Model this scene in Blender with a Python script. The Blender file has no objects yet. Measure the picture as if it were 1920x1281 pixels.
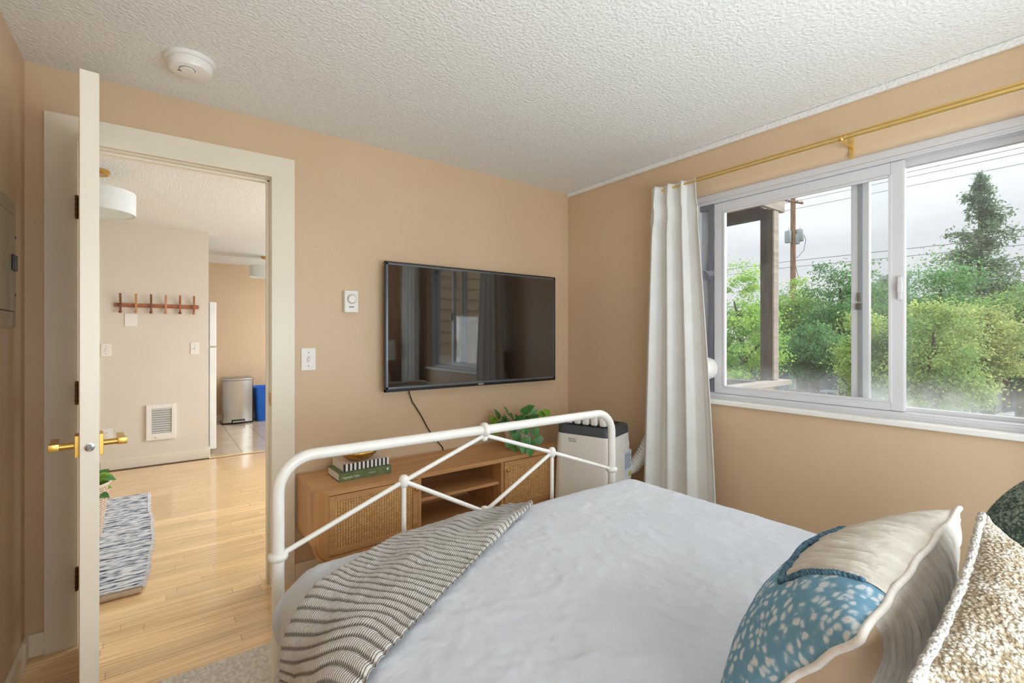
import bpy, bmesh, math, random
import numpy as np
from mathutils import Vector, Matrix, noise

random.seed(7)
rng = np.random.default_rng(7)
PI = math.pi
SC = bpy.context.scene
COL = SC.collection

# ------------------------------------------------------------------ camera
CAMZ = 1.274
cam_d = bpy.data.cameras.new('camera')
cam = bpy.data.objects.new('camera', cam_d)
COL.objects.link(cam)
cam.location = (0, 0, CAMZ)
cam.rotation_euler = (PI / 2, 0, -math.atan(665 / 889.6))
cam_d.sensor_width = 36.0
cam_d.lens = 36.0 * 889.6 / 1920
cam_d.shift_x = 0.0
cam_d.shift_y = -(640.5 - 630) / 1920
cam_d.clip_start = 0.02
cam_d.clip_end = 400
SC.camera = cam

# ------------------------------------------------------------------ exposure
vs = SC.view_settings
vs.view_transform = 'Standard'
vs.look = 'None'
vs.exposure = 0.0
vs.gamma = 1.0
vs.use_curve_mapping = False
SC.cycles.max_bounces = 10
SC.cycles.diffuse_bounces = 6
SC.cycles.transparent_max_bounces = 16
SC.cycles.use_denoising = True

# ------------------------------------------------------------------ sky (bright overcast)
SKY = 1.0
w = bpy.data.worlds.new('overcast_sky')
SC.world = w
w.use_nodes = True
nt = w.node_tree
nt.nodes.clear()
N = nt.nodes.new
out = N('ShaderNodeOutputWorld')
bg = N('ShaderNodeBackground')
tc = N('ShaderNodeTexCoord')
sep = N('ShaderNodeSeparateXYZ')
nt.links.new(tc.outputs['Generated'], sep.inputs[0])
mp = N('ShaderNodeMapping')
mp.inputs['Scale'].default_value = (1.6, 1.6, 7.0)
nt.links.new(tc.outputs['Generated'], mp.inputs['Vector'])
nz = N('ShaderNodeTexNoise')
nz.inputs['Scale'].default_value = 1.7
nz.inputs['Detail'].default_value = 5
nt.links.new(mp.outputs[0], nz.inputs['Vector'])
cr = N('ShaderNodeValToRGB')
cr.color_ramp.elements[0].position = 0.35
cr.color_ramp.elements[0].color = (0.80, 0.83, 0.88, 1)
cr.color_ramp.elements[1].position = 0.62
cr.color_ramp.elements[1].color = (0.97, 0.985, 1.0, 1)
nt.links.new(nz.outputs['Fac'], cr.inputs['Fac'])
# CIE overcast: the sky brightens evenly from the horizon to the zenith
mr = N('ShaderNodeMapRange')
mr.inputs['From Min'].default_value = 0.0
mr.inputs['From Max'].default_value = 1.0
mr.inputs['To Min'].default_value = 0.82
mr.inputs['To Max'].default_value = 2.4
nt.links.new(sep.outputs['Z'], mr.inputs['Value'])
mul = N('ShaderNodeMath')
mul.operation = 'MULTIPLY'
mul.inputs[1].default_value = SKY
nt.links.new(mr.outputs[0], mul.inputs[0])
nt.links.new(cr.outputs['Color'], bg.inputs['Color'])
nt.links.new(mul.outputs[0], bg.inputs['Strength'])
nt.links.new(bg.outputs[0], out.inputs[0])

# ------------------------------------------------------------------ sun through thin cloud, and fill lights added for the rooms
def light(name, kind, loc, energy, color=(1, 1, 1), **kw):
    d = bpy.data.lights.new(name, kind)
    d.energy = energy
    d.color = color
    for k, v in kw.items():
        setattr(d, k, v)
    o = bpy.data.objects.new(name, d)
    o.location = loc
    COL.objects.link(o)
    return o

def aim(o, direction):
    o.rotation_euler = Vector(direction).to_track_quat('-Z', 'Y').to_euler()

sun = light('sun', 'SUN', (8, -4, 9), 5.0, (1.0, 0.98, 0.95), angle=math.radians(60))
aim(sun, (-0.80, 0.42, -0.52))
lamp = light('bedroom_fill', 'AREA', (1.05, -0.56, 1.25), 64, (0.83, 0.935, 1.0), shape='RECTANGLE', size=2.2, size_y=1.0)  # unseen fill added at the back wall to brighten the bedroom
aim(lamp, (0.0, 1, 0.30))
lamp2 = light('hall_daylight_fill', 'AREA', (2.47, 4.25, 1.25), 58, (0.88, 0.95, 1.0), shape='RECTANGLE', size=1.8, size_y=1.7)  # unseen fill added inside the patio door, standing in for daylight
aim(lamp2, (-1, -0.1, -0.3))
lamp3 = light('kitchen_daylight_fill', 'AREA', (2.45, 7.2, 1.6), 22, (0.9, 0.96, 1.0), shape='RECTANGLE', size=1.2, size_y=1.0)  # unseen fill added for the kitchen, standing in for window daylight
aim(lamp3, (-1, 0, 0))

# ------------------------------------------------------------------ helpers
def lin(c):
    def f(v):
        v /= 255.0
        return v / 12.92 if v <= 0.04045 else ((v + 0.055) / 1.055) ** 2.4
    return (f(c[0]), f(c[1]), f(c[2]), 1)

def newmat(name):
    m = bpy.data.materials.new(name)
    m.use_nodes = True
    return m, m.node_tree, m.node_tree.nodes['Principled BSDF']

def mat(name, c, rough=0.5, metal=0.0, c2=None, nscale=6.0, stretch=(1, 1, 1), bump=0.0, bscale=60.0, bdist=0.002,
        spec=0.5, rnd=0.0, lo=0.35, hi=0.65, detail=4, trans=0.0, coat=0.0, sheen=0.0, bstretch=None, emit=None):
    """Plain procedural material: base colour broken up by noise, a fine bump, optional per-piece tint."""
    m, t, b = newmat(name)
    L = t.links.new
    b.inputs['Roughness'].default_value = rough
    b.inputs['Metallic'].default_value = metal
    b.inputs['Specular IOR Level'].default_value = spec
    b.inputs['Coat Weight'].default_value = coat
    b.inputs['Sheen Weight'].default_value = sheen
    b.inputs['Transmission Weight'].default_value = trans
    co = t.nodes.new('ShaderNodeTexCoord')
    c2 = c2 or tuple(max(0, v - 7) for v in c)
    n1 = t.nodes.new('ShaderNodeTexNoise')
    n1.inputs['Scale'].default_value = nscale
    n1.inputs['Detail'].default_value = detail
    mp = t.nodes.new('ShaderNodeMapping')
    mp.inputs['Scale'].default_value = stretch
    L(co.outputs['Object'], mp.inputs['Vector'])
    L(mp.outputs[0], n1.inputs['Vector'])
    r = t.nodes.new('ShaderNodeValToRGB')
    r.color_ramp.elements[0].position = lo
    r.color_ramp.elements[1].position = hi
    r.color_ramp.elements[0].color = lin(c2)
    r.color_ramp.elements[1].color = lin(c)
    L(n1.outputs['Fac'], r.inputs['Fac'])
    col = r.outputs['Color']
    if rnd:
        oi = t.nodes.new('ShaderNodeObjectInfo')
        mr = t.nodes.new('ShaderNodeMapRange')
        mr.inputs['To Min'].default_value = 1 - rnd
        mr.inputs['To Max'].default_value = 1 + rnd
        L(oi.outputs['Random'], mr.inputs['Value'])
        hs = t.nodes.new('ShaderNodeHueSaturation')
        L(mr.outputs[0], hs.inputs['Value'])
        L(col, hs.inputs['Color'])
        col = hs.outputs['Color']
    L(col, b.inputs['Base Color'])
    if bump:
        n2 = t.nodes.new('ShaderNodeTexNoise')
        n2.inputs['Scale'].default_value = bscale
        n2.inputs['Detail'].default_value = 3
        if bstretch:
            m2 = t.nodes.new('ShaderNodeMapping')
            m2.inputs['Scale'].default_value = bstretch
            L(co.outputs['Object'], m2.inputs['Vector'])
            L(m2.outputs[0], n2.inputs['Vector'])
        else:
            L(co.outputs['Object'], n2.inputs['Vector'])
        bp = t.nodes.new('ShaderNodeBump')
        bp.inputs['Strength'].default_value = bump
        bp.inputs['Distance'].default_value = bdist
        L(n2.outputs['Fac'], bp.inputs['Height'])
        L(bp.outputs[0], b.inputs['Normal'])
    if emit:
        b.inputs['Emission Color'].default_value = lin(emit[0])
        b.inputs['Emission Strength'].default_value = emit[1]
    return m

class MB:
    """Collects shapes into one bmesh."""
    def __init__(s):
        s.bm = bmesh.new()

    def box(s, x0, x1, y0, y1, z0, z1, bev=0.0, seg=2):
        vs = [s.bm.verts.new(p) for p in ((x0, y0, z0), (x1, y0, z0), (x1, y1, z0), (x0, y1, z0), (x0, y0, z1), (x1, y0, z1), (x1, y1, z1), (x0, y1, z1))]
        fs = [s.bm.faces.new([vs[i] for i in q]) for q in ((3, 2, 1, 0), (4, 5, 6, 7), (0, 1, 5, 4), (1, 2, 6, 5), (2, 3, 7, 6), (3, 0, 4, 7))]
        if bev:
            es = list({e for f in fs for e in f.edges})
            bmesh.ops.bevel(s.bm, geom=es, offset=bev, segments=seg, affect='EDGES', profile=0.6)
        return s

    def tube(s, pts, r, n=12, cap=True, closed=False):
        pts = [Vector(p) for p in pts]
        rs = r if isinstance(r, (list, tuple)) else [r] * len(pts)
        rings = []
        up = None
        for i, p in enumerate(pts):
            if closed:
                t = (pts[(i + 1) % len(pts)] - pts[i - 1]).normalized()
            else:
                t = (pts[min(i + 1, len(pts) - 1)] - pts[max(i - 1, 0)]).normalized()
            if up is None:
                up = Vector((0, 0, 1)) if abs(t.z) < 0.9 else Vector((1, 0, 0))
            a = t.cross(up)
            if a.length < 1e-5:
                a = t.cross(Vector((0, 1, 0)))
            a.normalize()
            b2 = a.cross(t).normalized()
            up = b2
            rings.append([s.bm.verts.new(p + (a * math.cos(2 * PI * k / n) + b2 * math.sin(2 * PI * k / n)) * rs[i]) for k in range(n)])
        m = len(rings)
        for i in range(m if closed else m - 1):
            A, B = rings[i], rings[(i + 1) % m]
            for k in range(n):
                s.bm.faces.new((A[k], A[(k + 1) % n], B[(k + 1) % n], B[k]))
        if cap and not closed:
            s.bm.faces.new(list(reversed(rings[0])))
            s.bm.faces.new(rings[-1])
        return s

    def lathe(s, prof, c=(0, 0, 0), n=32, axis='z'):
        """prof: list of (radius, height)"""
        rings = []
        for (r, h) in prof:
            ring = []
            for k in range(n):
                a = 2 * PI * k / n
                u, v = r * math.cos(a), r * math.sin(a)
                p = {'z': (u, v, h), 'y': (u, h, v), 'x': (h, u, v)}[axis]
                ring.append(s.bm.verts.new((c[0] + p[0], c[1] + p[1], c[2] + p[2])))
            rings.append(ring)
        for A, B in zip(rings, rings[1:]):
            for k in range(n):
                s.bm.faces.new((A[k], A[(k + 1) % n], B[(k + 1) % n], B[k]))
        s.bm.faces.new(list(reversed(rings[0])))
        s.bm.faces.new(rings[-1])
        return s

    def prism(s, poly, z0, z1, axis='z'):
        """extrude a 2-D polygon along an axis"""
        def P(a, b, h):
            return {'z': (a, b, h), 'y': (a, h, b), 'x': (h, a, b)}[axis]
        A = [s.bm.verts.new(P(a, b, z0)) for a, b in poly]
        B = [s.bm.verts.new(P(a, b, z1)) for a, b in poly]
        n = len(poly)
        s.bm.faces.new(list(reversed(A)))
        s.bm.faces.new(B)
        for k in range(n):
            s.bm.faces.new((A[k], A[(k + 1) % n], B[(k + 1) % n], B[k]))
        return s

    def grid(s, f, nu, nv, uv=True):
        """surface f(u,v)->xyz, u,v in 0..1"""
        V = [[s.bm.verts.new(f(i / nu, j / nv)) for i in range(nu + 1)] for j in range(nv + 1)]
        lay = s.bm.loops.layers.uv.get('UVMap') or s.bm.loops.layers.uv.new('UVMap')
        for j in range(nv):
            for i in range(nu):
                fc = s.bm.faces.new((V[j][i], V[j][i + 1], V[j + 1][i + 1], V[j + 1][i]))
                for lp, (a, b) in zip(fc.loops, ((i, j), (i + 1, j), (i + 1, j + 1), (i, j + 1))):
                    lp[lay].uv = (a / nu, b / nv)
        return s

def obj(name, mb, m, parent=None, smooth=False, auto=None, world=True, normals=True):
    """Link one mesh object. Shapes are given in world coordinates; under a parent they are moved to its frame."""
    bm = mb.bm
    if parent is not None and world:
        q = parent
        while q is not None:
            bm.transform(Matrix.Translation(-Vector(q.location)))
            q = q.parent
    if normals:
        bmesh.ops.recalc_face_normals(bm, faces=bm.faces)
    me = bpy.data.meshes.new(name)
    bm.to_mesh(me)
    bm.free()
    me.materials.append(m)
    if smooth:
        me.polygons.foreach_set('use_smooth', [True] * len(me.polygons))
        if auto:
            me.set_sharp_from_angle(angle=math.radians(auto))
    o = bpy.data.objects.new(name, me)
    COL.objects.link(o)
    if parent is not None:
        o.parent = parent
    return o

def thing(name, label, cat, loc=(0, 0, 0), rotz=0.0, group=None, kind=None):
    o = bpy.data.objects.new(name, None)
    COL.objects.link(o)
    o.empty_display_size = 0.1
    o.location = loc
    o.rotation_euler = (0, 0, rotz)
    tag(o, label, cat, group, kind)
    return o

def tag(o, label=None, cat=None, group=None, kind=None):
    for k, v in (('label', label), ('category', cat), ('group', group), ('kind', kind)):
        if v:
            o[k] = v
    return o

def struct(name, mb, m, label=None, parent=None, **kw):
    o = obj(name, mb, m, parent, **kw)
    if parent is None:
        o['kind'] = 'structure'
        if label:
            o['label'] = label
    return o

def clone(root, loc, rotz=None, label=None):
    r = root.copy()
    COL.objects.link(r)
    r.location = loc
    if rotz is not None:
        r.rotation_euler = (0, 0, rotz)
    if label:
        r['label'] = label
    for ch in list(root.children):
        c = ch.copy()
        COL.objects.link(c)
        c.parent = r
        for g in list(ch.children):
            d = g.copy()
            COL.objects.link(d)
            d.parent = c
    return r

def lettering(name, body, size, m, parent, loc, rot, align='CENTER', depth=0.0003):
    cu = bpy.data.curves.new(name, 'FONT')
    cu.body = body
    cu.size = size
    cu.align_x = align
    cu.align_y = 'CENTER'
    cu.extrude = depth
    tmp = bpy.data.objects.new(name + '_tmp', cu)
    COL.objects.link(tmp)
    dg = bpy.context.evaluated_depsgraph_get()
    me = bpy.data.meshes.new_from_object(tmp.evaluated_get(dg))
    bpy.data.objects.remove(tmp)
    me.materials.clear()
    me.materials.append(m)
    o = bpy.data.objects.new(name, me)
    COL.objects.link(o)
    o.parent = parent
    o.location = loc
    o.rotation_euler = rot
    return o

def fbm(x, y, z=0.0, s=1.0, o=3):
    return noise.fractal(Vector((x * s, y * s, z * s)), 1.0, 2.0, o)

# pixel of the photograph -> point at a given depth along the view axis (used only to read off real positions)
SA, CA = math.sin(math.atan(665 / 889.6)), math.cos(math.atan(665 / 889.6))
def ray(px, py, k):
    t = (px - 960) / 889.6
    return Vector(((SA + CA * t) * k, (CA - SA * t) * k, CAMZ + (630 - py) / 889.6 * k))

# ------------------------------------------------------------------ materials
M_wall = mat('wall_paint', (213, 186, 154), 0.42, c2=(209, 182, 149), nscale=2.0, bump=0.25, bscale=95, bdist=0.003)
M_hall = mat('hall_wall_paint', (222, 214, 203), 0.5, c2=(219, 210, 198), nscale=2.0, bump=0.15, bscale=95, bdist=0.002)
M_ceil = mat('ceiling_texture', (238, 238, 236), 0.9, c2=(229, 228, 225), nscale=95, bump=0.95, bscale=80, bdist=0.006, spec=0.1)
M_trim = mat('cream_trim_paint', (234, 226, 209), 0.35, c2=(230, 221, 203), nscale=3, bump=0.05, bscale=40)
M_door = mat('door_paint', (236, 228, 214), 0.38, c2=(230, 221, 206), nscale=3, stretch=(1, 1, 0.3), bump=0.05, bscale=30)
M_plank = mat('floor_board', (247, 213, 164), 0.24, c2=(214, 172, 120), nscale=2.6, stretch=(1.0, 34, 1), rnd=0.12, lo=0.27, hi=0.62, detail=6, bump=0.05, bscale=8, bstretch=(1, 30, 1), coat=0.6)
M_floor = mat('floor_gap', (120, 84, 52), 0.6)
M_tile = mat('kitchen_tile', (206, 190, 168), 0.12, c2=(196, 178, 154), nscale=5, rnd=0.04)
M_white = mat('white_plastic', (238, 236, 231), 0.35, nscale=3)
M_vinyl = mat('window_vinyl', (210, 209, 212), 0.32, nscale=3, c2=(205, 204, 207))
M_metalwhite = mat('white_enamel', (236, 234, 230), 0.3, nscale=20, c2=(230, 228, 222), bump=0.06, bscale=90)
M_black = mat('black_plastic', (22, 22, 24), 0.4)
M_dgrey = mat('dark_grey_plastic', (72, 80, 84), 0.4)
M_gold = mat('brushed_gold', (240, 208, 134), 0.32, 1.0, c2=(232, 196, 118), nscale=20, stretch=(1, 1, 8))
M_brass = mat('brass', (222, 180, 104), 0.32, 1.0, c2=(204, 156, 80), nscale=12)
M_handle = mat('satin_gold', (224, 182, 100), 0.32, 1.0, c2=(216, 172, 90), nscale=20)
M_bronze = mat('bronze_hinge', (126, 92, 60), 0.4, 0.6)
M_steel = mat('brushed_steel', (196, 194, 190), 0.24, 1.0, c2=(186, 184, 180), nscale=40, stretch=(6, 6, 0.2))
M_chrome = mat('chrome', (200, 205, 210), 0.15, 1.0)
M_ink = mat('grey_ink', (110, 110, 112), 0.6)
M_oak = mat('oak_veneer', (206, 158, 108), 0.42, c2=(178, 128, 80), nscale=2.5, stretch=(1.2, 14, 14), lo=0.3, hi=0.7, detail=6, bump=0.04, bscale=10, bstretch=(1, 30, 30))
M_oakv = mat('oak_veneer_upright', (206, 158, 108), 0.42, c2=(178, 128, 80), nscale=2.5, stretch=(14, 14, 1.2), lo=0.3, hi=0.7, detail=6)
M_teak = mat('reddish_wood', (176, 112, 72), 0.4, c2=(140, 82, 48), nscale=4, stretch=(2, 20, 20))
M_linen = mat('white_bed_linen', (200, 205, 213), 0.9, c2=(195, 200, 209), nscale=6, bump=0.55, bscale=26, bdist=0.007, spec=0.15, sheen=0.1)
M_curtain = mat('curtain_cloth', (224, 224, 222), 0.95, c2=(219, 218, 215), nscale=8, bump=0.05, bscale=300, spec=0.1)
M_blue = mat('blue_plastic', (24, 104, 206), 0.35)
M_appl = mat('appliance_white', (233, 233, 231), 0.3)
M_ceramic = mat('white_ceramic', (232, 228, 220), 0.4, c2=(222, 214, 202), nscale=30)

def glass(name, haze=0.0, refl=1.45):
    m, t, b = newmat(name)
    L = t.links.new
    t.nodes.remove(b)
    o = [n for n in t.nodes if n.type == 'OUTPUT_MATERIAL'][0]
    tr = t.nodes.new('ShaderNodeBsdfTransparent')
    tr.inputs[0].default_value = (0.97, 0.98, 0.98, 1)
    gl = t.nodes.new('ShaderNodeBsdfGlossy')
    gl.inputs['Roughness'].default_value = 0.02
    fr = t.nodes.new('ShaderNodeFresnel')
    ge = t.nodes.new('ShaderNodeNewGeometry')           # a thin pane reflects alike from both of its faces
    io = t.nodes.new('ShaderNodeMapRange')
    io.inputs['To Min'].default_value = refl
    io.inputs['To Max'].default_value = 1 / refl
    L(ge.outputs['Backfacing'], io.inputs['Value'])
    L(io.outputs[0], fr.inputs['IOR'])
    mx = t.nodes.new('ShaderNodeMixShader')
    L(fr.outputs[0], mx.inputs[0])
    L(tr.outputs[0], mx.inputs[1])
    L(gl.outputs[0], mx.inputs[2])
    last = mx.outputs[0]
    if haze:                                   # dust and dried drops, densest along the bottom edge of the pane
        df = t.nodes.new('ShaderNodeBsdfTranslucent')
        df.inputs[0].default_value = (0.85, 0.9, 0.92, 1)
        co = t.nodes.new('ShaderNodeTexCoord')
        sp = t.nodes.new('ShaderNodeSeparateXYZ')
        L(co.outputs['Generated'], sp.inputs[0])
        mr = t.nodes.new('ShaderNodeMapRange')
        mr.interpolation_type = 'SMOOTHSTEP'
        mr.inputs['From Min'].default_value = 0.16
        mr.inputs['From Max'].default_value = 0.0
        mr.inputs['To Min'].default_value = 0.0
        mr.inputs['To Max'].default_value = haze
        L(sp.outputs['Z'], mr.inputs['Value'])
        nz = t.nodes.new('ShaderNodeTexNoise')
        nz.inputs['Scale'].default_value = 14
        nz.inputs['Detail'].default_value = 6
        L(co.outputs['Object'], nz.inputs['Vector'])
        mm = t.nodes.new('ShaderNodeMath')
        mm.operation = 'MULTIPLY'
        L(mr.outputs[0], mm.inputs[0])
        L(nz.outputs['Fac'], mm.inputs[1])
        ad = t.nodes.new('ShaderNodeMath')
        ad.operation = 'ADD'
        ad.inputs[1].default_value = haze * 0.05
        L(mm.outputs[0], ad.inputs[0])
        m2 = t.nodes.new('ShaderNodeMixShader')
        L(ad.outputs[0], m2.inputs[0])
        L(last, m2.inputs[1])
        L(df.outputs[0], m2.inputs[2])
        last = m2.outputs[0]
    L(last, o.inputs[0])
    return m
M_glass = glass('window_glass', 0.34)
M_glass2 = glass('sash_glass', 0.18)
# ================================================================== THE ROOMS
H = 2.36
XL, XR, YF, YB = -0.42, 2.519, 2.652, -0.65      # bedroom: left wall, window wall, television wall, wall behind the bed
WY0, WY1, WZ0, WZ1 = 0.16, 1.62, 0.895, 2.09     # window opening
DX0, DX1, DZ = -0.262, 0.461, 2.075              # clear door opening

# floor boards: the ones that can be told apart are parts of the floor, the rest are one part
fl = struct('floor', MB().box(-2.0, 2.6, YB, 8.4, -0.12, -0.004), M_floor, 'strip wood floor of pale maple boards running parallel to the television wall')
rest = MB()
BW = 0.057
nrow = int((5.84 - YB) / BW)
base_mesh = {}
for r in range(nrow):
    y0 = YB + r * BW
    x = -2.0 - random.uniform(0, 0.9)
    while x < 2.519:
        ln = random.choice((0.55, 0.7, 0.85, 1.0, 1.2, 1.4))
        a, b2 = max(x, -2.0), min(x + ln, 2.519)
        x += ln
        if b2 - a < 0.05:
            continue
        seen = b2 > -0.5 and a < 1.25 and 1.50 < y0 < 4.05 and not (y0 < 2.6 and a > 0.5)
        g = 0.0006
        if seen:
            mb = MB().box(a + g, b2 - g, y0 + g, y0 + BW - g, -0.012, random.uniform(-0.0004, 0))
            obj('floorboard', mb, M_plank, fl)
        else:
            rest.box(a + g, b2 - g, y0 + g, y0 + BW - g, -0.012, 0)
tag(obj('floorboards', rest, M_plank, fl), kind='stuff')
# kitchen tiles
TS = 0.305
rest = MB()
for i in range(7):
    for j in range(8):
        x0, y0 = 0.44 + i * TS, 5.88 + j * TS
        if i < 4:
            obj('floor_tile', MB().box(x0 + 0.002, x0 + TS - 0.002, y0 + 0.002, y0 + TS - 0.002, -0.012, -0.0005), M_tile, fl)
        else:
            rest.box(x0 + 0.002, x0 + TS - 0.002, y0 + 0.002, y0 + TS - 0.002, -0.012, -0.0005)
tag(obj('floor_tiles', rest, M_tile, fl), kind='stuff')
obj('threshold_strip', MB().box(0.43, 2.519, 5.84, 5.88, -0.012, 0.004, 0.002), M_plank, fl)

struct('ceiling', MB().box(-2.1, 2.68, YB - 0.1, 8.5, H, H + 0.12), M_ceil, 'off-white ceiling with a knocked-down plaster texture')

# television wall: bedroom skin and hall skin, both with the doorway
def wall_with_door(name, y0, y1, m, x0, x1, label):
    mb = MB()
    mb.box(x0, DX0 - 0.02, y0, y1, -0.02, H)
    mb.box(DX1 + 0.02, x1, y0, y1, -0.02, H)
    mb.box(DX0 - 0.02, DX1 + 0.02, y0, y1, DZ + 0.02, H)
    return struct(name, mb, m, label)
wall_with_door('wall_front', YF, YF + 0.06, M_wall, XL - 0.1, XR + 0.16, 'warm beige wall with the doorway and the television')
wall_with_door('wall_hall_near', YF + 0.06, YF + 0.115, M_hall, -2.1, XR + 0.16, 'cream hall side of the doorway wall')
struct('wall_left', MB().box(XL - 0.1, XL, YB, YF, -0.02, H), M_wall, 'beige wall left of the doorway with the breaker panel')
struct('wall_back', MB().box(XL - 0.1, XR + 0.16, YB - 0.1, YB, -0.02, H), M_wall, 'beige wall behind the head of the bed')
# window wall, with a rounded plaster edge over the window
mb = MB()
mb.box(XR, XR + 0.16, YB, WY0, -0.02, H)
mb.box(XR, XR + 0.16, WY1, YF, -0.02, H)
mb.box(XR, XR + 0.16, WY0, WY1, -0.02, WZ0)
R = 0.03
prof = [(XR + 0.16, WZ1), (XR + 0.16, H), (XR, H)] + [(XR + R - R * math.cos(a), WZ1 + R - R * math.sin(a)) for a in [i * PI / 16 for i in range(9)]]
mb.prism(prof, WY0, WY1, 'y')
struct('wall_right', mb, M_wall, 'beige wall with the sliding window', smooth=True, auto=35)
# hall, kitchen
struct('wall_far', MB().box(-2.0, 0.43, 5.88, 6.0, -0.02, H), M_hall, 'cream hall wall with the coat rack and wall heater')
struct('wall_hall_left', MB().box(-2.1, -2.0, YF + 0.115, 6.0, -0.02, H), M_hall)
struct('wall_kitchen', MB().box(-2.0, XR + 0.16, 8.3, 8.42, -0.02, H), M_wall, 'tan kitchen wall behind the bins')
struct('wall_kitchen_left', MB().box(-0.55, -0.45, 6.0, 8.3, -0.02, H), M_hall)
mb = MB()
mb.box(XR, XR + 0.16, YF + 0.115, 3.3, -0.02, H)
mb.box(XR, XR + 0.16, 5.2, 6.6, -0.02, H)
mb.box(XR, XR + 0.16, 7.8, 8.3, -0.02, H)
mb.box(XR, XR + 0.16, 3.3, 5.2, 2.08, H)
mb.box(XR, XR + 0.16, 6.6, 7.8, 2.08, H)
mb.box(XR, XR + 0.16, 6.6, 7.8, -0.02, 1.0)
struct('wall_hall_right', mb, M_hall)

# baseboards
def baseboard(name, x0, x1, y0, y1, m=M_trim, h=0.09):
    struct(name, MB().box(x0, x1, y0, y1, 0.0, h, 0.004), m)
baseboard('baseboard_front', DX1 + 0.108, XR, YF - 0.014, YF)
baseboard('baseboard_front_corner', XL, DX0 - 0.1, YF - 0.014, YF)
baseboard('baseboard_left', XL, XL + 0.014, YB, YF - 0.014)
baseboard('baseboard_right', XR - 0.014, XR, YB, YF - 0.014)
baseboard('baseboard_far', -0.43, 0.444, 5.866, 5.88, M_trim, 0.095)
baseboard('baseboard_far_end', 0.43, 0.444, 5.88, 6.0, M_trim, 0.095)
baseboard('baseboard_kitchen', 0.43, XR, 8.286, 8.3, M_trim, 0.09)
struct('trim_ceiling', MB().box(XR - 0.022, XR, YB, YF, H - 0.03, H, 0.008, 3), M_ceil, 'white bead along the ceiling over the window')

# ------------------------------------------------------------------ door casing, jamb, stop
mb = MB()
y0, y1 = YF - 0.018, YF
def casing_side(xi, xo):
    return MB().prism([(xi, 0.0), (xo, 0.0), (xo, DZ + abs(xo - xi)), (xi, DZ)], y0, y1, 'y')
cas = thing('trim_1', 'wide flat cream casing round the bedroom doorway', None, (0.1, YF, 0), kind='structure')
obj('casing', casing_side(DX0, DX0 - 0.1), M_trim, cas)
obj('casing', casing_side(DX1, DX1 + 0.107), M_trim, cas)
obj('casing', MB().prism([(DX0, DZ), (DX1, DZ), (DX1 + 0.107, DZ + 0.107), (DX0 - 0.1, DZ + 0.1)], y0, y1, 'y'), M_trim, cas)
mb = MB()
mb.box(DX0 - 0.02, DX0, y1 - 0.004, YF + 0.12, 0, DZ)
mb.box(DX1, DX1 + 0.02, y1 - 0.004, YF + 0.12, 0, DZ)
mb.box(DX0 - 0.02, DX1 + 0.02, y1 - 0.004, YF + 0.12, DZ, DZ + 0.02)
obj('jamb', mb, M_trim, cas)
mb = MB()
mb.box(DX0, DX0 + 0.012, YF + 0.05, YF + 0.085, 0, DZ, 0.003)
mb.box(DX1 - 0.012, DX1, YF + 0.05, YF + 0.085, 0, DZ, 0.003)
mb.box(DX0, DX1, YF + 0.05, YF + 0.085, DZ - 0.012, DZ, 0.003)
obj('door_stop', mb, M_trim, cas)
mb = MB().box(DX1 - 0.003, DX1 + 0.001, YF + 0.005, YF + 0.03, 0.92, 0.985, 0.001)
sp_ = obj('strike_plate', mb, M_brass, cas)
obj('strike_hole', MB().box(DX1 - 0.0035, DX1 - 0.0015, YF + 0.013, YF + 0.023, 0.94, 0.965), M_bronze, sp_)

# ------------------------------------------------------------------ the open door, its edge towards us
hx, hy = -0.236, 2.622                             # middle of the hinge edge
lx, ly = -0.1635, 1.905                            # middle of the latch edge
rot = math.atan2(ly - hy, lx - hx)
door = thing('door_1', 'open cream bedroom door seen edge-on with gold lever handles', None, (hx, hy, 0), rot, kind='structure')
DW = math.hypot(lx - hx, ly - hy)
T = 0.0225
obj('door_slab', MB().box(0, DW, -T, T, 0.012, DZ - 0.003, 0.002), M_door, door, world=False)
# latch plate in the edge
lt = obj('latch_plate', MB().lathe([(0.0125, 0), (0.0125, 0.0015), (0.0105, 0.002)], (DW - 0.0002, 0, 0.9385), 24, 'x'), M_chrome, door, world=False, smooth=True, auto=40)
obj('latch_bolt', MB().box(DW, DW + 0.009, -0.005, 0.005, 0.928, 0.949, 0.002), M_chrome, lt, world=False)
for s in (-1, 1):
    x0 = DW - 0.06
    ro = obj('rosette', MB().box(x0 - 0.03, x0 + 0.03, min(s * T, s * (T + 0.011)), max(s * T, s * (T + 0.011)), 0.9385 - 0.033, 0.9385 + 0.033, 0.0015), M_handle, door, world=False)
    mb = MB()
    mb.tube([(x0, s * (T + 0.008), 0.9385), (x0, s * (T + 0.062), 0.9385)], 0.0095, 16)
    yy = sorted((s * (T + 0.047), s * (T + 0.066)))
    mb.box(x0 - 0.112, x0 + 0.012, yy[0], yy[1], 0.9385 - 0.008, 0.9385 + 0.009, 0.002)
    mb.box(x0 - 0.014, x0 + 0.014, *sorted((s * (T + 0.045), s * (T + 0.069))), 0.9385 - 0.0095, 0.9385 + 0.011, 0.002)
    obj('lever_handle', mb, M_handle, door, world=False, smooth=True, auto=30)
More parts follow.
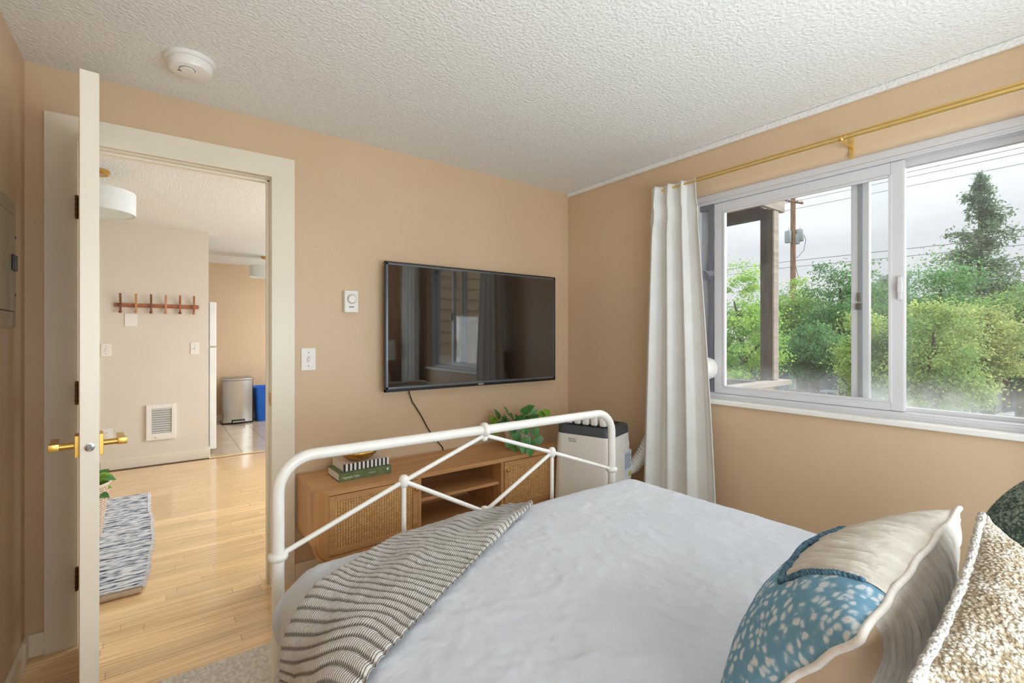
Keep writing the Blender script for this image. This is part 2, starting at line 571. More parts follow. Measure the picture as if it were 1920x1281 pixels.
# hinges stay with the door
for z in (1.80, 1.041, 0.282):
    mb = MB()
    mb.tube([(0.004, -T - 0.006, z - 0.048), (0.004, -T - 0.006, z + 0.048)], 0.0055, 12)
    hg = obj('hinge', mb, M_bronze, door, world=False, smooth=True, auto=30)
    mb = MB()
    mb.box(-0.012, 0.0, -T - 0.004, T, z - 0.045, z + 0.045)
    obj('hinge_leaf', mb, M_brass, hg, world=False)
    mb = MB()
    for dz in (-0.0315, -0.0105, 0.0105, 0.0315):
        mb.lathe([(0.0068, -0.001), (0.0068, 0.001)], (0.004, -T - 0.006, z + dz), 12)
    obj('hinge_joint', mb, M_black, hg, world=False)

# ------------------------------------------------------------------ the sliding window
win = thing('window_1', 'white vinyl sliding window, left sash pushed a little open', None, (2.6, 0.89, WZ0), kind='structure')
FX0, FX1 = 2.56, 2.665
mb = MB()
mb.box(FX0, FX1, WY0, WY1, WZ0 + 0.02, 0.945, 0.003)          # sill track
mb.box(FX0, FX1, WY0, WY1, 2.035, WZ1, 0.003)                 # head
mb.box(FX0 + 0.001, FX1 - 0.001, WY0, WY0 + 0.045, 0.944, 2.036, 0.002)
mb.box(FX0 + 0.001, FX1 - 0.001, WY1 - 0.04, WY1, 0.944, 2.036, 0.002)
obj('window_frame', mb, M_vinyl, win)
mb = MB()
mb.box(FX0 - 0.006, FX0 + 0.006, WY0 + 0.02, WY1 - 0.02, 0.931, 0.9385, 0.002)
mb.box(FX0 - 0.006, FX0 + 0.006, WY0 + 0.02, WY1 - 0.02, 2.043, 2.051, 0.002)
obj('frame_bead', mb, M_vinyl, win)
# moving sash
SX0, SX1, SY0, SY1 = 2.572, 2.602, 0.623, 1.495
mb = MB()
mb.box(SX0, SX1, SY0, SY0 + 0.052, 0.946, 2.034, 0.005)
mb.box(SX0, SX1, SY1 - 0.062, SY1, 0.946, 2.034, 0.005)
mb.box(SX0 + 0.0008, SX1 - 0.0008, SY0 + 0.051, SY1 - 0.061, 0.946, 0.988, 0.003)
mb.box(SX0 + 0.0008, SX1 - 0.0008, SY0 + 0.051, SY1 - 0.061, 1.975, 2.034, 0.003)
sash = obj('sash', mb, M_vinyl, win)
mb = MB()
mb.box(SX0 - 0.004, SX0 + 0.002, SY0 + 0.044, SY0 + 0.056, 0.984, 1.98, 0.002)
mb.box(SX0 - 0.004, SX0 + 0.002, SY1 - 0.066, SY1 - 0.054, 0.984, 1.98, 0.002)
mb.box(SX0 - 0.004, SX0 + 0.002, SY0 + 0.05, SY1 - 0.06, 0.982, 0.993, 0.002)
mb.box(SX0 - 0.004, SX0 + 0.002, SY0 + 0.05, SY1 - 0.06, 1.97, 1.981, 0.002)
obj('glazing_bead', mb, M_vinyl, sash)
obj('sash_pane', MB().box(2.585, 2.589, SY0 + 0.04, SY1 - 0.05, 0.975, 1.985), M_glass2, sash)
mb = MB().box(SX0 - 0.016, SX0, SY0 + 0.006, SY0 + 0.022, 1.43, 1.53, 0.004).box(SX0 - 0.026, SX0 - 0.012, SY0 + 0.002, SY0 + 0.02, 1.46, 1.50, 0.004)
obj('sash_latch', mb, M_vinyl, sash)
# fixed half
mb = MB()
mb.box(2.618, 2.65, 0.764, 0.835, 0.944, 2.036, 0.004)
mb.box(2.618, 2.65, 0.20, 0.83, 0.944, 0.962, 0.003)
mb.box(2.618, 2.65, 0.20, 0.83, 2.012, 2.036, 0.003)
mb.box(2.618, 2.65, 0.20, 0.232, 0.944, 2.036, 0.003)
fx = obj('fixed_sash', mb, M_vinyl, win)
obj('fixed_pane', MB().box(2.633, 2.637, 0.225, 0.77, 0.955, 2.018), M_glass, fx)
obj('meeting_groove', MB().box(2.612, 2.6185, 0.788, 0.803, 0.95, 2.03), mat('grey_weatherstrip', (150, 150, 154), 0.8), fx)
mb = MB().box(2.604, 2.618, 0.79, 0.812, 1.395, 1.425, 0.003).box(2.606, 2.618, 0.795, 0.808, 1.435, 1.475, 0.003)
obj('window_keeper', mb, mat('keeper_metal', (120, 118, 118), 0.4, 0.8), fx)
struct('window_sill', MB().box(2.488, 2.562, WY0 - 0.02, WY1 + 0.02, 0.893, 0.916, 0.004), M_white, 'white window sill board')

# hall patio door (lights the hall; only its light is seen)
pd = thing('window_2', 'sliding glass door from the hall to the deck', None, (2.6, 4.25, 0), kind='structure')
mb = MB()
for a, b2 in ((3.3, 3.36), (4.22, 4.28), (5.14, 5.2)):
    mb.box(2.57, 2.63, a, b2, 0.0, 2.08, 0.003)
mb.box(2.57, 2.63, 3.3, 5.2, 0.0, 0.06, 0.003)
mb.box(2.57, 2.63, 3.3, 5.2, 2.02, 2.08, 0.003)
obj('window_frame', mb, M_vinyl, pd)
obj('pane', MB().box(2.598, 2.602, 3.35, 5.15, 0.05, 2.03), M_glass2, pd)

# entry door on the hall's far wall, only its casing shows past the bedroom door
ed = thing('door_2', 'cream casing and closed door at the left end of the hall wall', None, (-0.95, 5.88, 0), kind='structure')
mb = MB().box(-0.53, -0.433, 5.862, 5.88, 0, 2.15, 0.003).box(-1.5, -1.403, 5.862, 5.88, 0, 2.15, 0.003).box(-1.403, -0.53, 5.862, 5.88, 2.05, 2.15, 0.003)
obj('door_casing', mb, M_trim, ed)
obj('door_slab', MB().box(-1.40, -0.533, 5.868, 5.88, 0.01, 2.047, 0.002), M_door, ed)
# ================================================================== BEDROOM
# ------------------------------------------------------------------ bed frame
FY = 1.609
PXL, PXR, BZ = 0.299, 1.828, 0.893
bed = thing('metal_bed', 'white metal bed frame with a curved tube footboard and crossed rods', 'bed', ((PXL + PXR) / 2, 0.5, 0))
def arc(cx, cz, r, a0, a1, n=10):
    return [(cx + r * math.cos(a0 + (a1 - a0) * i / n), FY, cz + r * math.sin(a0 + (a1 - a0) * i / n)) for i in range(n + 1)]
ER = 0.105
pts = [(PXL, FY, 0.017), (PXL, FY, 0.4)] + arc(PXL + ER, BZ - ER, ER, PI, PI / 2) + arc(PXR - ER, BZ - ER, ER, PI / 2, 0) + [(PXR, FY, 0.4), (PXR, FY, 0.017)]
obj('footboard_tube', MB().tube(pts, 0.0185, 20), M_metalwhite, bed, smooth=True, auto=50)
XM = (PXL + PXR) / 2
JX1, JX2, JZ = 0.714, 1.428, 0.748
def rod(a, b2, r=0.0085):
    obj('brace_rod', MB().tube([a, b2], r, 12), M_metalwhite, bed, smooth=True, auto=50)
top = (XM, FY, BZ - 0.022)
for a, b2 in (((PXL, FY, 0.592), (JX1, FY, JZ)), ((JX1, FY, JZ), top), (top, (JX2, FY, JZ)), ((JX2, FY, JZ), (PXR, FY, 0.605)),
              ((JX1, FY, JZ), (XM, FY, 0.56)), ((JX2, FY, JZ), (XM, FY, 0.56)), ((XM, FY, 0.56), (JX1, FY, 0.33)), ((XM, FY, 0.56), (JX2, FY, 0.33))):
    rod(a, b2)
for x in (JX1, JX2):
    obj('spindle', MB().tube([(x, FY, 0.32), (x, FY, JZ)], 0.0085, 12), M_metalwhite, bed, smooth=True, auto=50)
obj('lower_rail', MB().tube([(PXL, FY, 0.32), (PXR, FY, 0.32)], 0.011, 12), M_metalwhite, bed, smooth=True, auto=50)
def collar(c, axis, r, h):
    p = [(r * 0.7, -h), (r, -h * 0.55), (r * 1.04, 0), (r, h * 0.55), (r * 0.7, h)]
    obj('collar', MB().lathe(p, c, 20, axis), M_metalwhite, bed, smooth=True)
collar((PXL, FY, 0.592), 'z', 0.0285, 0.013)
collar((PXR, FY, 0.605), 'z', 0.0285, 0.013)
collar((XM, FY, BZ), 'x', 0.029, 0.013)
for x in (JX1, JX2, XM):
    z = JZ if x != XM else 0.56
    obj('joint_knob', MB().lathe([(0.004, -0.024), (0.013, -0.02), (0.018, -0.008), (0.018, 0.01), (0.012, 0.021), (0.004, 0.024)], (x, FY, z), 18, 'z'), M_metalwhite, bed, smooth=True)
obj('joint_knob', MB().lathe([(0.004, -0.012), (0.012, -0.008), (0.014, 0.004), (0.009, 0.014)], (XM, FY, BZ - 0.034), 16, 'z'), M_metalwhite, bed, smooth=True)
for x in (PXL + 0.03, PXR - 0.03):
    obj('side_rail', MB().box(x - 0.012, x + 0.012, -0.55, FY, 0.26, 0.31, 0.003), M_metalwhite, bed)
for x in (PXL, PXR):
    obj('leg', MB().tube([(x, -0.56, 0), (x, -0.56, 0.32)], 0.0185, 14), M_metalwhite, bed, smooth=True, auto=50)

tag(obj('mattress', MB().box(0.335, 1.79, -0.55, 1.49, 0.311, 0.585, 0.06, 4), M_linen, smooth=True, auto=40), 'mattress under the white bedspread', 'mattress')

# ------------------------------------------------------------------ bedspread: one cloth, rounded over the edges, creased on top
U0, U1, V1, RB, ZT = 0.375, 1.745, 1.415, 0.105, 0.612
def bed_s(u, v):
    cu, cv = min(max(u, U0), U1), min(v, V1)
    du, dv = u - cu, v - cv
    d = math.hypot(du, dv)
    if d < 1e-9:
        return Vector((cu, cv, ZT)), 0.0
    dx, dy = du / d, dv / d
    if d < RB * PI / 2:
        f, g = RB * math.sin(d / RB), RB * (1 - math.cos(d / RB))
    else:
        e = d - RB * PI / 2
        f, g = RB + 0.01 * e, RB + e
    return Vector((cu + dx * f, cv + dy * f, ZT - g)), d
def bed_cloth(u, v):
    p, d = bed_s(u, v)
    top_w = max(0.0, 1 - d / 0.2)
    # soft creases: folded ridges of noise
    r1 = 1 - abs(fbm(u, v, 0.3, 3.1, 3)) * 2.2
    r2 = 1 - abs(fbm(u + v * 0.4, v, 2.0, 13.0, 3)) * 2.4
    p.z += top_w * (0.006 * fbm(u, v, 5.0, 2.2, 2) + 0.006 * max(0, r1 - 0.55) + 0.0045 * max(0, r2 - 0.5))
    if d > 0.08:
        k = min(1, (d - 0.08) / 0.25)
        s = (u if v > V1 and U0 < u < U1 else v)
        n = 0.014 * k * math.sin(s * 21 + 2.2 * fbm(u, v, 1, 2, 2))
        if u < U0 - 0.02:
            p.x -= abs(n) * 1.2 - 0.006 * k
        elif u > U1:
            p.x += n * 0.8
        else:
            p.y += n * 0.25
    # the corner of the sheet gathers into a soft pleat
    if u < U0 and v > V1:
        p.y -= 0.010 * math.sin((v - V1) * 30)
        p.x += 0.012 * math.sin((U0 - u) * 28) - 0.006
    return p
Ua, Ub, Va, Vb = U0 - 0.40, U1 + 0.40, -0.55, V1 + 0.38
tag(obj('bedspread', MB().grid(lambda a, b2: bed_cloth(Ua + (Ub - Ua) * a, Va + (Vb - Va) * b2), 300, 300), M_linen, smooth=True),
    'creased white cotton bedspread covering the whole bed', 'bedspread')

# ------------------------------------------------------------------ ribbed knit throw lying across the near corner of the bed
def knit_mat(name, c, c2, nu, rib):
    m, t, b = newmat(name)
    L = t.links.new
    b.inputs['Roughness'].default_value = 0.95
    b.inputs['Specular IOR Level'].default_value = 0.1
    uv = t.nodes.new('ShaderNodeTexCoord')
    sp = t.nodes.new('ShaderNodeSeparateXYZ')
    L(uv.outputs['UV'], sp.inputs[0])
    def wave(sock, f, ph=0.0):
        a = t.nodes.new('ShaderNodeMath'); a.operation = 'MULTIPLY'; a.inputs[1].default_value = f * 2 * PI
        L(sock, a.inputs[0])
        s = t.nodes.new('ShaderNodeMath'); s.operation = 'ADD'; s.inputs[1].default_value = ph
        L(a.outputs[0], s.inputs[0])
        c_ = t.nodes.new('ShaderNodeMath'); c_.operation = 'COSINE'
        L(s.outputs[0], c_.inputs[0])
        return c_.outputs[0]
    rb = wave(sp.outputs['Y'], rib)                       # rib rows
    st = wave(sp.outputs['X'], nu)                        # stitches
    r = t.nodes.new('ShaderNodeValToRGB')
    r.color_ramp.elements[0].position = 0.03
    r.color_ramp.elements[1].position = 0.30
    r.color_ramp.elements[0].color = lin(c2)
    r.color_ramp.elements[1].color = lin(c)
    mr = t.nodes.new('ShaderNodeMapRange')
    mr.inputs['From Min'].default_value = -1
    mr.inputs['From Max'].default_value = 1
    L(rb, mr.inputs['Value'])
    ad = t.nodes.new('ShaderNodeMath'); ad.operation = 'MULTIPLY_ADD'; ad.inputs[1].default_value = 0.13
    L(st, ad.inputs[0]); L(mr.outputs[0], ad.inputs[2])
    L(ad.outputs[0], r.inputs['Fac'])
    L(r.outputs['Color'], b.inputs['Base Color'])
    bp = t.nodes.new('ShaderNodeBump'); bp.inputs['Strength'].default_value = 1.0; bp.inputs['Distance'].default_value = 0.004
    L(st, bp.inputs['Height']); L(bp.outputs[0], b.inputs['Normal'])
    return m
NR = 46
M_throw = knit_mat('knit_throw', (238, 234, 228), (150, 141, 132), 64, NR)  # darker second colour paints shade into the grooves between ribs
Lx = lambda v: (1.19 - 0.87 * v, 1.437 - 0.545 * v)
Uk = [(0.0, 1.130, 1.488), (0.1, 0.99, 1.502), (0.38, 0.64, 1.470), (0.72, 0.385, 1.325), (0.9, 0.25, 1.262), (1.1, 0.10, 1.235), (1.35, -0.06, 1.20)]
def Ux(v):
    for (a, x0, y0_), (b2, x1, y1_) in zip(Uk, Uk[1:]):
        if v <= b2:
            k = (v - a) / (b2 - a)
            return x0 + (x1 - x0) * k, y0_ + (y1_ - y0_) * k
    return Uk[-1][1:]
def throw_pt(a, b2):
    v = 0.03 + b2 * 1.25
    l, u = Lx(v), Ux(v)
    # ribs wander a little across the throw
    wob = (0.020 * fbm(a * 1.6, v * 2.2, 4.0, 1.3, 2) + 0.007 * math.sin(a * 9 + 3 * v) * a) * min(1, v * 4)
    l2, u2 = Lx(v + wob), Ux(v + wob if v + wob > 0 else 0)
    x = u2[0] + (l2[0] - u2[0]) * a
    y = u2[1] + (l2[1] - u2[1]) * a
    p = bed_cloth(x, y)
    e = 0.004
    tu, tv = bed_s(x + e, y)[0] - bed_s(x - e, y)[0], bed_s(x, y + e)[0] - bed_s(x, y - e)[0]
    n = tu.cross(tv).normalized()
    rib = 0.5 + 0.5 * math.cos(2 * PI * b2 * NR)
    edge = min(1, a / 0.04, (1 - a) / 0.04)
    hgt = 0.007 + 0.011 * edge ** 0.5 + 0.0065 * rib ** 0.45 + 0.012 * fbm(a * 1.4, v * 2.5, 9.0, 1.5, 2) * edge + 0.004 * math.sin(a * 9 - v * 5) * edge + 0.004
    return p + n * max(0.007, hgt)
tag(obj('knit_throw', MB().grid(throw_pt, 70, NR * 10), M_throw, smooth=True),
    'pale ribbed knit throw spread across the near corner of the bed', 'throw blanket')

# ------------------------------------------------------------------ cushions
def cushion_pts(wd, ht, th, sgn, n=34, pin=0.07, fold=None):
    def f(a, b2):
        x, y = a * 2 - 1, b2 * 2 - 1
        px = x * (1 - pin * (1 - y * y)) * wd / 2 if False else x * wd / 2 * (1 - pin * (1 - abs(y) ** 2.0) * abs(x))
        py = y * ht / 2 * (1 - pin * (1 - abs(x) ** 2.0) * abs(y))
        z = th * ((max(0, 1 - x * x)) ** 0.55) * ((max(0, 1 - y * y)) ** 0.55)
        if fold:
            z += fold(x, y) * min(1, (1 - abs(x)) * 6, (1 - abs(y)) * 6 + 0.25)
        return (px, py, sgn * z)
    return f
def frame(c, xa, na):
    xa = Vector(xa).normalized()
    na = Vector(na)
    na = (na - xa * na.dot(xa)).normalized()
    ya = na.cross(xa)
    return Matrix(((xa.x, ya.x, na.x, c[0]), (xa.y, ya.y, na.y, c[1]), (xa.z, ya.z, na.z, c[2]), (0, 0, 0, 1)))
def border(wd, ht, pin, n=26):
    P = []
    f = cushion_pts(wd, ht, 0, 1, pin=pin)
    for i in range(n): P.append(f(i / n, 0))
    for i in range(n): P.append(f(1, i / n))
    for i in range(n): P.append(f(1 - i / n, 1))
    for i in range(n): P.append(f(0, 1 - i / n))
    return P

M_cotton = mat('natural_crinkled_cotton', (206, 200, 190), 0.95, c2=(192, 185, 174), nscale=14, stretch=(3, 1, 1), bump=0.7, bscale=60, bdist=0.006, bstretch=(1, 0.12, 1), spec=0.1)
M_cottonlt = mat('pale_piping_cotton', (226, 220, 214), 0.9, c2=(214, 206, 198), nscale=40)
M_tan = mat('tan_lining', (190, 165, 138), 0.9, c2=(176, 150, 122), nscale=9, spec=0.1)
M_bluetrim = mat('blue_crochet', (96, 134, 156), 0.9, c2=(54, 84, 106), nscale=120, bump=0.8, bscale=260, bdist=0.003)
def floral_mat():
    m, t, b = newmat('blue_floral_print')
    L = t.links.new
    b.inputs['Roughness'].default_value = 0.95
    b.inputs['Specular IOR Level'].default_value = 0.1
    co = t.nodes.new('ShaderNodeTexCoord')
    n0 = t.nodes.new('ShaderNodeTexNoise'); n0.inputs['Scale'].default_value = 30; n0.inputs['Detail'].default_value = 4
    L(co.outputs['Object'], n0.inputs['Vector'])
    mx = t.nodes.new('ShaderNodeMixRGB'); mx.blend_type = 'ADD'; mx.inputs[0].default_value = 0.03
    L(co.outputs['Object'], mx.inputs[1]); L(n0.outputs['Color'], mx.inputs[2])
    v = t.nodes.new('ShaderNodeTexVoronoi'); v.inputs['Scale'].default_value = 66
    L(mx.outputs[0], v.inputs['Vector'])
    r = t.nodes.new('ShaderNodeValToRGB')
    e = r.color_ramp.elements
    e[0].position, e[0].color = 0.0, lin((196, 172, 166))
    e[1].position, e[1].color = 0.62, lin((108, 148, 172))
    x = e.new(0.17); x.color = lin((206, 206, 206))
    x = e.new(0.34); x.color = lin((180, 196, 206))
    x = e.new(0.46); x.color = lin((124, 158, 178))
    L(v.outputs['Distance'], r.inputs['Fac'])
    L(r.outputs['Color'], b.inputs['Base Color'])
    bp = t.nodes.new('ShaderNodeBump'); bp.inputs['Strength'].default_value = 0.3; bp.inputs['Distance'].default_value = 0.003
    L(n0.outputs['Fac'], bp.inputs['Height']); L(bp.outputs[0], b.inputs['Normal'])
    return m
M_floral = floral_mat()

# patchwork cushion leaning back, its top seam towards us
PW, PH, PT, PIN = 0.52, 0.36, 0.105, 0.06
pc = bpy.data.objects.new('patchwork_cushion', None)
COL.objects.link(pc)
tag(pc, 'cushion patched in gathered natural cotton and blue floral print, in front of the others', 'cushion')
pc.matrix_world = frame((0.955, 0.318, 0.788), (-0.996, 0, -0.087), (-0.05, 0.787, 0.607))
gath = lambda x, y: 0.0075 * (abs(math.sin(x * 44 + 6 * fbm(x, y * 0.5, 1, 1.4, 3))) ** 0.6 - 0.5) * (0.55 + 0.6 * fbm(x, y, 4, 2.5)) + 0.006 * fbm(x * 6, y * 0.8, 2, 2.0, 3)
SPX, SPY = 0.50, 0.26                                       # blue patch: x beyond SPX (near end), or below SPY
soft = lambda x, y: 0.004 * fbm(x, y, 6, 3.0, 3)
ff = cushion_pts(PW, PH, PT, 1, pin=PIN, fold=gath)
f2 = cushion_pts(PW, PH, PT + 0.003, 1, pin=PIN, fold=soft)
def sub(f, x0, x1, y0_, y1_):
    return lambda a, b2: f((x0 + (x1 - x0) * a + 1) / 2, (y0_ + (y1_ - y0_) * b2 + 1) / 2)
obj('cotton_panel', MB().grid(sub(ff, -1, SPX, SPY, 1), 220, 40), M_cotton, pc, smooth=True, world=False)
mb = MB().grid(sub(f2, SPX, 1, -1, 1), 30, 50).grid(sub(f2, -1, SPX, -1, SPY), 60, 34)
obj('floral_panel', mb, M_floral, pc, smooth=True, world=False)
fb = cushion_pts(PW, PH, PT, -1, pin=PIN, fold=lambda x, y: 1.25 * gath(x + 0.1, y) * min(1, max(0, (0.85 - x) * 8)))
obj('back_panel', MB().grid(sub(fb, -1, 0.80, -1, 1), 240, 44), M_cotton, pc, smooth=True, world=False)
obj('seam_piping', MB().tube([Vector(p) + Vector((0.001 * math.sin(i * 0.9), 0.0012 * math.sin(i * 1.3), 0.0014 * math.sin(i * 0.7))) for i, p in enumerate(border(PW, PH, PIN, 40))], 0.005, 8, closed=True), M_cottonlt, pc, smooth=True, world=False)
mb = MB()
g = sub(f2, SPX, SPX, SPY, 0.93)
for i in range(24):
    p = Vector(g(0, i / 23)) + Vector((0, 0, 0.002))
    mb.lathe([(0.002, -0.005), (0.0045, 0), (0.002, 0.006)], p, 8)
g = sub(f2, -0.97, SPX, SPY, SPY)
for i in range(64):
    p = Vector(g(i / 63, 0)) + Vector((0, 0, 0.002))
    mb.lathe([(0.002, -0.005), (0.0045, 0), (0.002, 0.006)], p, 8)
obj('crochet_trim', mb, M_bluetrim, pc, smooth=True, world=False)
# the tan end of the cushion under the near corner
mb = MB().grid(sub(fb, 0.80, 1, -1, 1), 12, 40)
obj('end_gusset', mb, M_tan, pc, smooth=True, world=False)

# boucle cushion tipped forward against it
def boucle_mat(name, c, c2, s=150):
    m, t, b = newmat(name)
    L = t.links.new
    b.inputs['Roughness'].default_value = 1.0
    b.inputs['Specular IOR Level'].default_value = 0.05
    co = t.nodes.new('ShaderNodeTexCoord')
    nz = t.nodes.new('ShaderNodeTexNoise'); nz.inputs['Scale'].default_value = s * 0.6; nz.inputs['Detail'].default_value = 2
    L(co.outputs['Object'], nz.inputs['Vector'])
    mx = t.nodes.new('ShaderNodeMixRGB'); mx.blend_type = 'ADD'; mx.inputs[0].default_value = 1.0 / s
    L(co.outputs['Object'], mx.inputs[1]); L(nz.outputs['Color'], mx.inputs[2])
    v = t.nodes.new('ShaderNodeTexVoronoi'); v.inputs['Scale'].default_value = s
    L(mx.outputs[0], v.inputs['Vector'])
    n2 = t.nodes.new('ShaderNodeTexNoise'); n2.inputs['Scale'].default_value = s * 0.16; n2.inputs['Detail'].default_value = 3
    L(co.outputs['Object'], n2.inputs['Vector'])
    ad = t.nodes.new('ShaderNodeMath'); ad.operation = 'MULTIPLY_ADD'; ad.inputs[1].default_value = 1.1; ad.inputs[2].default_value = -0.55
    L(n2.outputs['Fac'], ad.inputs[0])
    su = t.nodes.new('ShaderNodeMath'); su.operation = 'ADD'
    L(v.outputs['Distance'], su.inputs[0]); L(ad.outputs[0], su.inputs[1])
    r = t.nodes.new('ShaderNodeValToRGB')
    r.color_ramp.elements[0].position = 0.22; r.color_ramp.elements[0].color = lin(c)
    r.color_ramp.elements[1].position = 0.62; r.color_ramp.elements[1].color = lin(c2)
    L(su.outputs[0], r.inputs['Fac']); L(r.outputs['Color'], b.inputs['Base Color'])
    bp = t.nodes.new('ShaderNodeBump'); bp.invert = True; bp.inputs['Strength'].default_value = 1.0; bp.inputs['Distance'].default_value = 0.004
    L(v.outputs['Distance'], bp.inputs['Height']); L(bp.outputs[0], b.inputs['Normal'])
    return m
M_boucle = boucle_mat('beige_boucle', (206, 199, 188), (146, 130, 106), 195)
M_boucle_edge = boucle_mat('white_boucle_seam', (228, 226, 222), (190, 184, 176), 200)
C_, L_, R_ = ray(1845, 972, 0.80), ray(1725, 1281, 0.48), ray(1920, 1065, 0.75)
e_ = (C_ - L_).normalized()
nrm = (L_ - C_).cross(R_ - C_).normalized()
if nrm.y > 0:
    nrm = -nrm
dn = e_.cross(nrm)
if dn.z > 0:
    dn = -dn
BWd, BH = 0.52, 0.40
cen = C_ - e_ * (BWd / 2 - 0.005) + dn * (BH / 2 - 0.005)
bc = bpy.data.objects.new('boucle_cushion', None)
COL.objects.link(bc)
tag(bc, 'nubby beige boucle cushion with a white seam, nearest the camera', 'cushion')
bc.matrix_world = frame(cen, -e_, nrm)                        # local z = the side that shows
lump = lambda x, y: 0.0035 * fbm(x, y, 3, 26, 2) + 0.004 * fbm(x, y, 1, 3, 2)
obj('show_panel', MB().grid(cushion_pts(BWd, BH, 0.075, 1, pin=0.05, fold=lump), 170, 150), M_boucle, bc, smooth=True, world=False)
obj('rear_panel', MB().grid(cushion_pts(BWd, BH, 0.05, -1, pin=0.05), 40, 40), M_boucle, bc, smooth=True, world=False)
bp_ = border(BWd, BH, 0.05, 60)
bp_ = [Vector(p) + Vector((random.uniform(-1, 1), random.uniform(-1, 1), random.uniform(-1, 1))) * 0.0012 for p in bp_]
obj('seam', MB().tube(bp_, [0.0058 + random.uniform(-0.0008, 0.0008) for _ in bp_], 8, closed=True), M_boucle_edge, bc, smooth=True, world=False)

# dark green pillow against the head end
gp = bpy.data.objects.new('green_knit_pillow', None)
COL.objects.link(gp)
tag(gp, 'dark grey-green chunky knit pillow at the right edge, behind the boucle cushion', 'cushion')
gp.matrix_world = frame((1.60, 0.105, 0.815), (-1, 0, 0), (-0.1, 0.86, 0.5))
M_green = boucle_mat('grey_green_knit', (150, 162, 150), (82, 97, 87), 120)
obj('front_panel', MB().grid(cushion_pts(0.50, 0.42, 0.125, 1, fold=lambda x, y: 0.004 * math.sin(x * 90) * math.sin(y * 80)), 120, 100), M_green, gp, smooth=True, world=False)
obj('rear_panel', MB().grid(cushion_pts(0.50, 0.42, 0.08, -1), 30, 30), M_green, gp, smooth=True, world=False)

# ------------------------------------------------------------------ rattan-front media console
CX0, CX1, CY0, CY1, CZ0, CZ1 = 0.58, 2.11, 2.245, 2.632, 0.235, 0.56
con = thing('media_console', 'light oak media console with woven rattan doors under the television', 'cabinet', ((CX0 + CX1) / 2, (CY0 + CY1) / 2, 0))
def plan(x0, x1, y0_, y1_, r, n=8):
    return [(x1, y1_), (x0, y1_)] + [(x0 + r - r * math.cos(i * PI / 2 / n), y0_ + r - r * math.sin(i * PI / 2 / n)) for i in range(n + 1)] + [(x1 - r + r * math.sin(i * PI / 2 / n), y0_ + r - r * math.cos(i * PI / 2 / n)) for i in range(n + 1)]
obj('top_panel', MB().prism(plan(CX0, CX1, CY0, CY1, 0.055), CZ1 - 0.022, CZ1), M_oak, con, smooth=True, auto=40)
def end_shell(side):
    r, n = 0.053, 8
    out_ = [(r - r * math.cos(i * PI / 2 / n), CY0 + 0.002 + r - r * math.sin(i * PI / 2 / n)) for i in range(n + 1)]
    poly = [(0.0, CY1)] + out_ + [(r + 0.004, CY0 + 0.02), (0.03, CY0 + 0.05), (0.03, CY1)]
    mb = MB()
    rings = []
    rr = 0.075
    for i in range(13):
        z = CZ0 + (CZ1 - 0.0225 - CZ0) * (i / 12) ** 1.6
        dz = max(0.0, CZ0 + rr - z)
        ins = 0.62 * (rr - math.sqrt(max(0, rr * rr - dz * dz)))
        ring = []
        for (x, y) in poly:
            k = x + ins * max(0, 1 - x / (r + 0.004))
            ring.append(mb.bm.verts.new((CX0 + k if side < 0 else CX1 - k, y, z)))
        rings.append(ring)
    for A, B in zip(rings, rings[1:]):
        for k in range(len(A)):
            mb.bm.faces.new((A[k], A[(k + 1) % len(A)], B[(k + 1) % len(A)], B[k]))
    mb.bm.faces.new(list(reversed(rings[0])))
    mb.bm.faces.new(rings[-1])
    obj('side_panel', mb, M_oakv, con, smooth=True, auto=35)
    # bent lipping that follows the rounded lower corner
    pts = []
    for i in range(11):
        a = i / 10 * PI / 2
        x = 0.0 + 0.62 * (rr - rr * math.cos(a))
        z = CZ0 + rr - rr * math.sin(a)
        pts.append((x, z))
    pts = [(0.0, CZ0 + rr + 0.02)] + pts + [(0.10, CZ0)]
    sx = (lambda x: CX0 + x) if side < 0 else (lambda x: CX1 - x)
    obj('bent_edge', MB().tube([(sx(x), CY0 + 0.045 - 0.02 * min(1, x / 0.05), z - 0.004) for x, z in pts], 0.009, 8), M_oak, con, smooth=True)
end_shell(-1)
end_shell(1)
IX0, IX1 = CX0 + 0.045, CX1 - 0.045
DV = (1.085, 1.612)
obj('bottom_panel', MB().box(IX0, IX1, CY0 + 0.006, CY1, CZ0, CZ0 + 0.022, 0.002), M_oak, con)
obj('back_panel', MB().box(IX0, IX1, CY1 - 0.012, CY1, CZ0, CZ1 - 0.02), M_oak, con)
for x in DV:
    obj('divider', MB().box(x - 0.01, x + 0.01, CY0 + 0.004, CY1 - 0.012, CZ0 + 0.02, CZ1 - 0.022, 0.0015), M_oakv, con)
obj('shelf', MB().box(DV[0] + 0.01, DV[1] - 0.01, CY0 + 0.03, CY1 - 0.012, 0.403, 0.421, 0.002), M_oak, con)
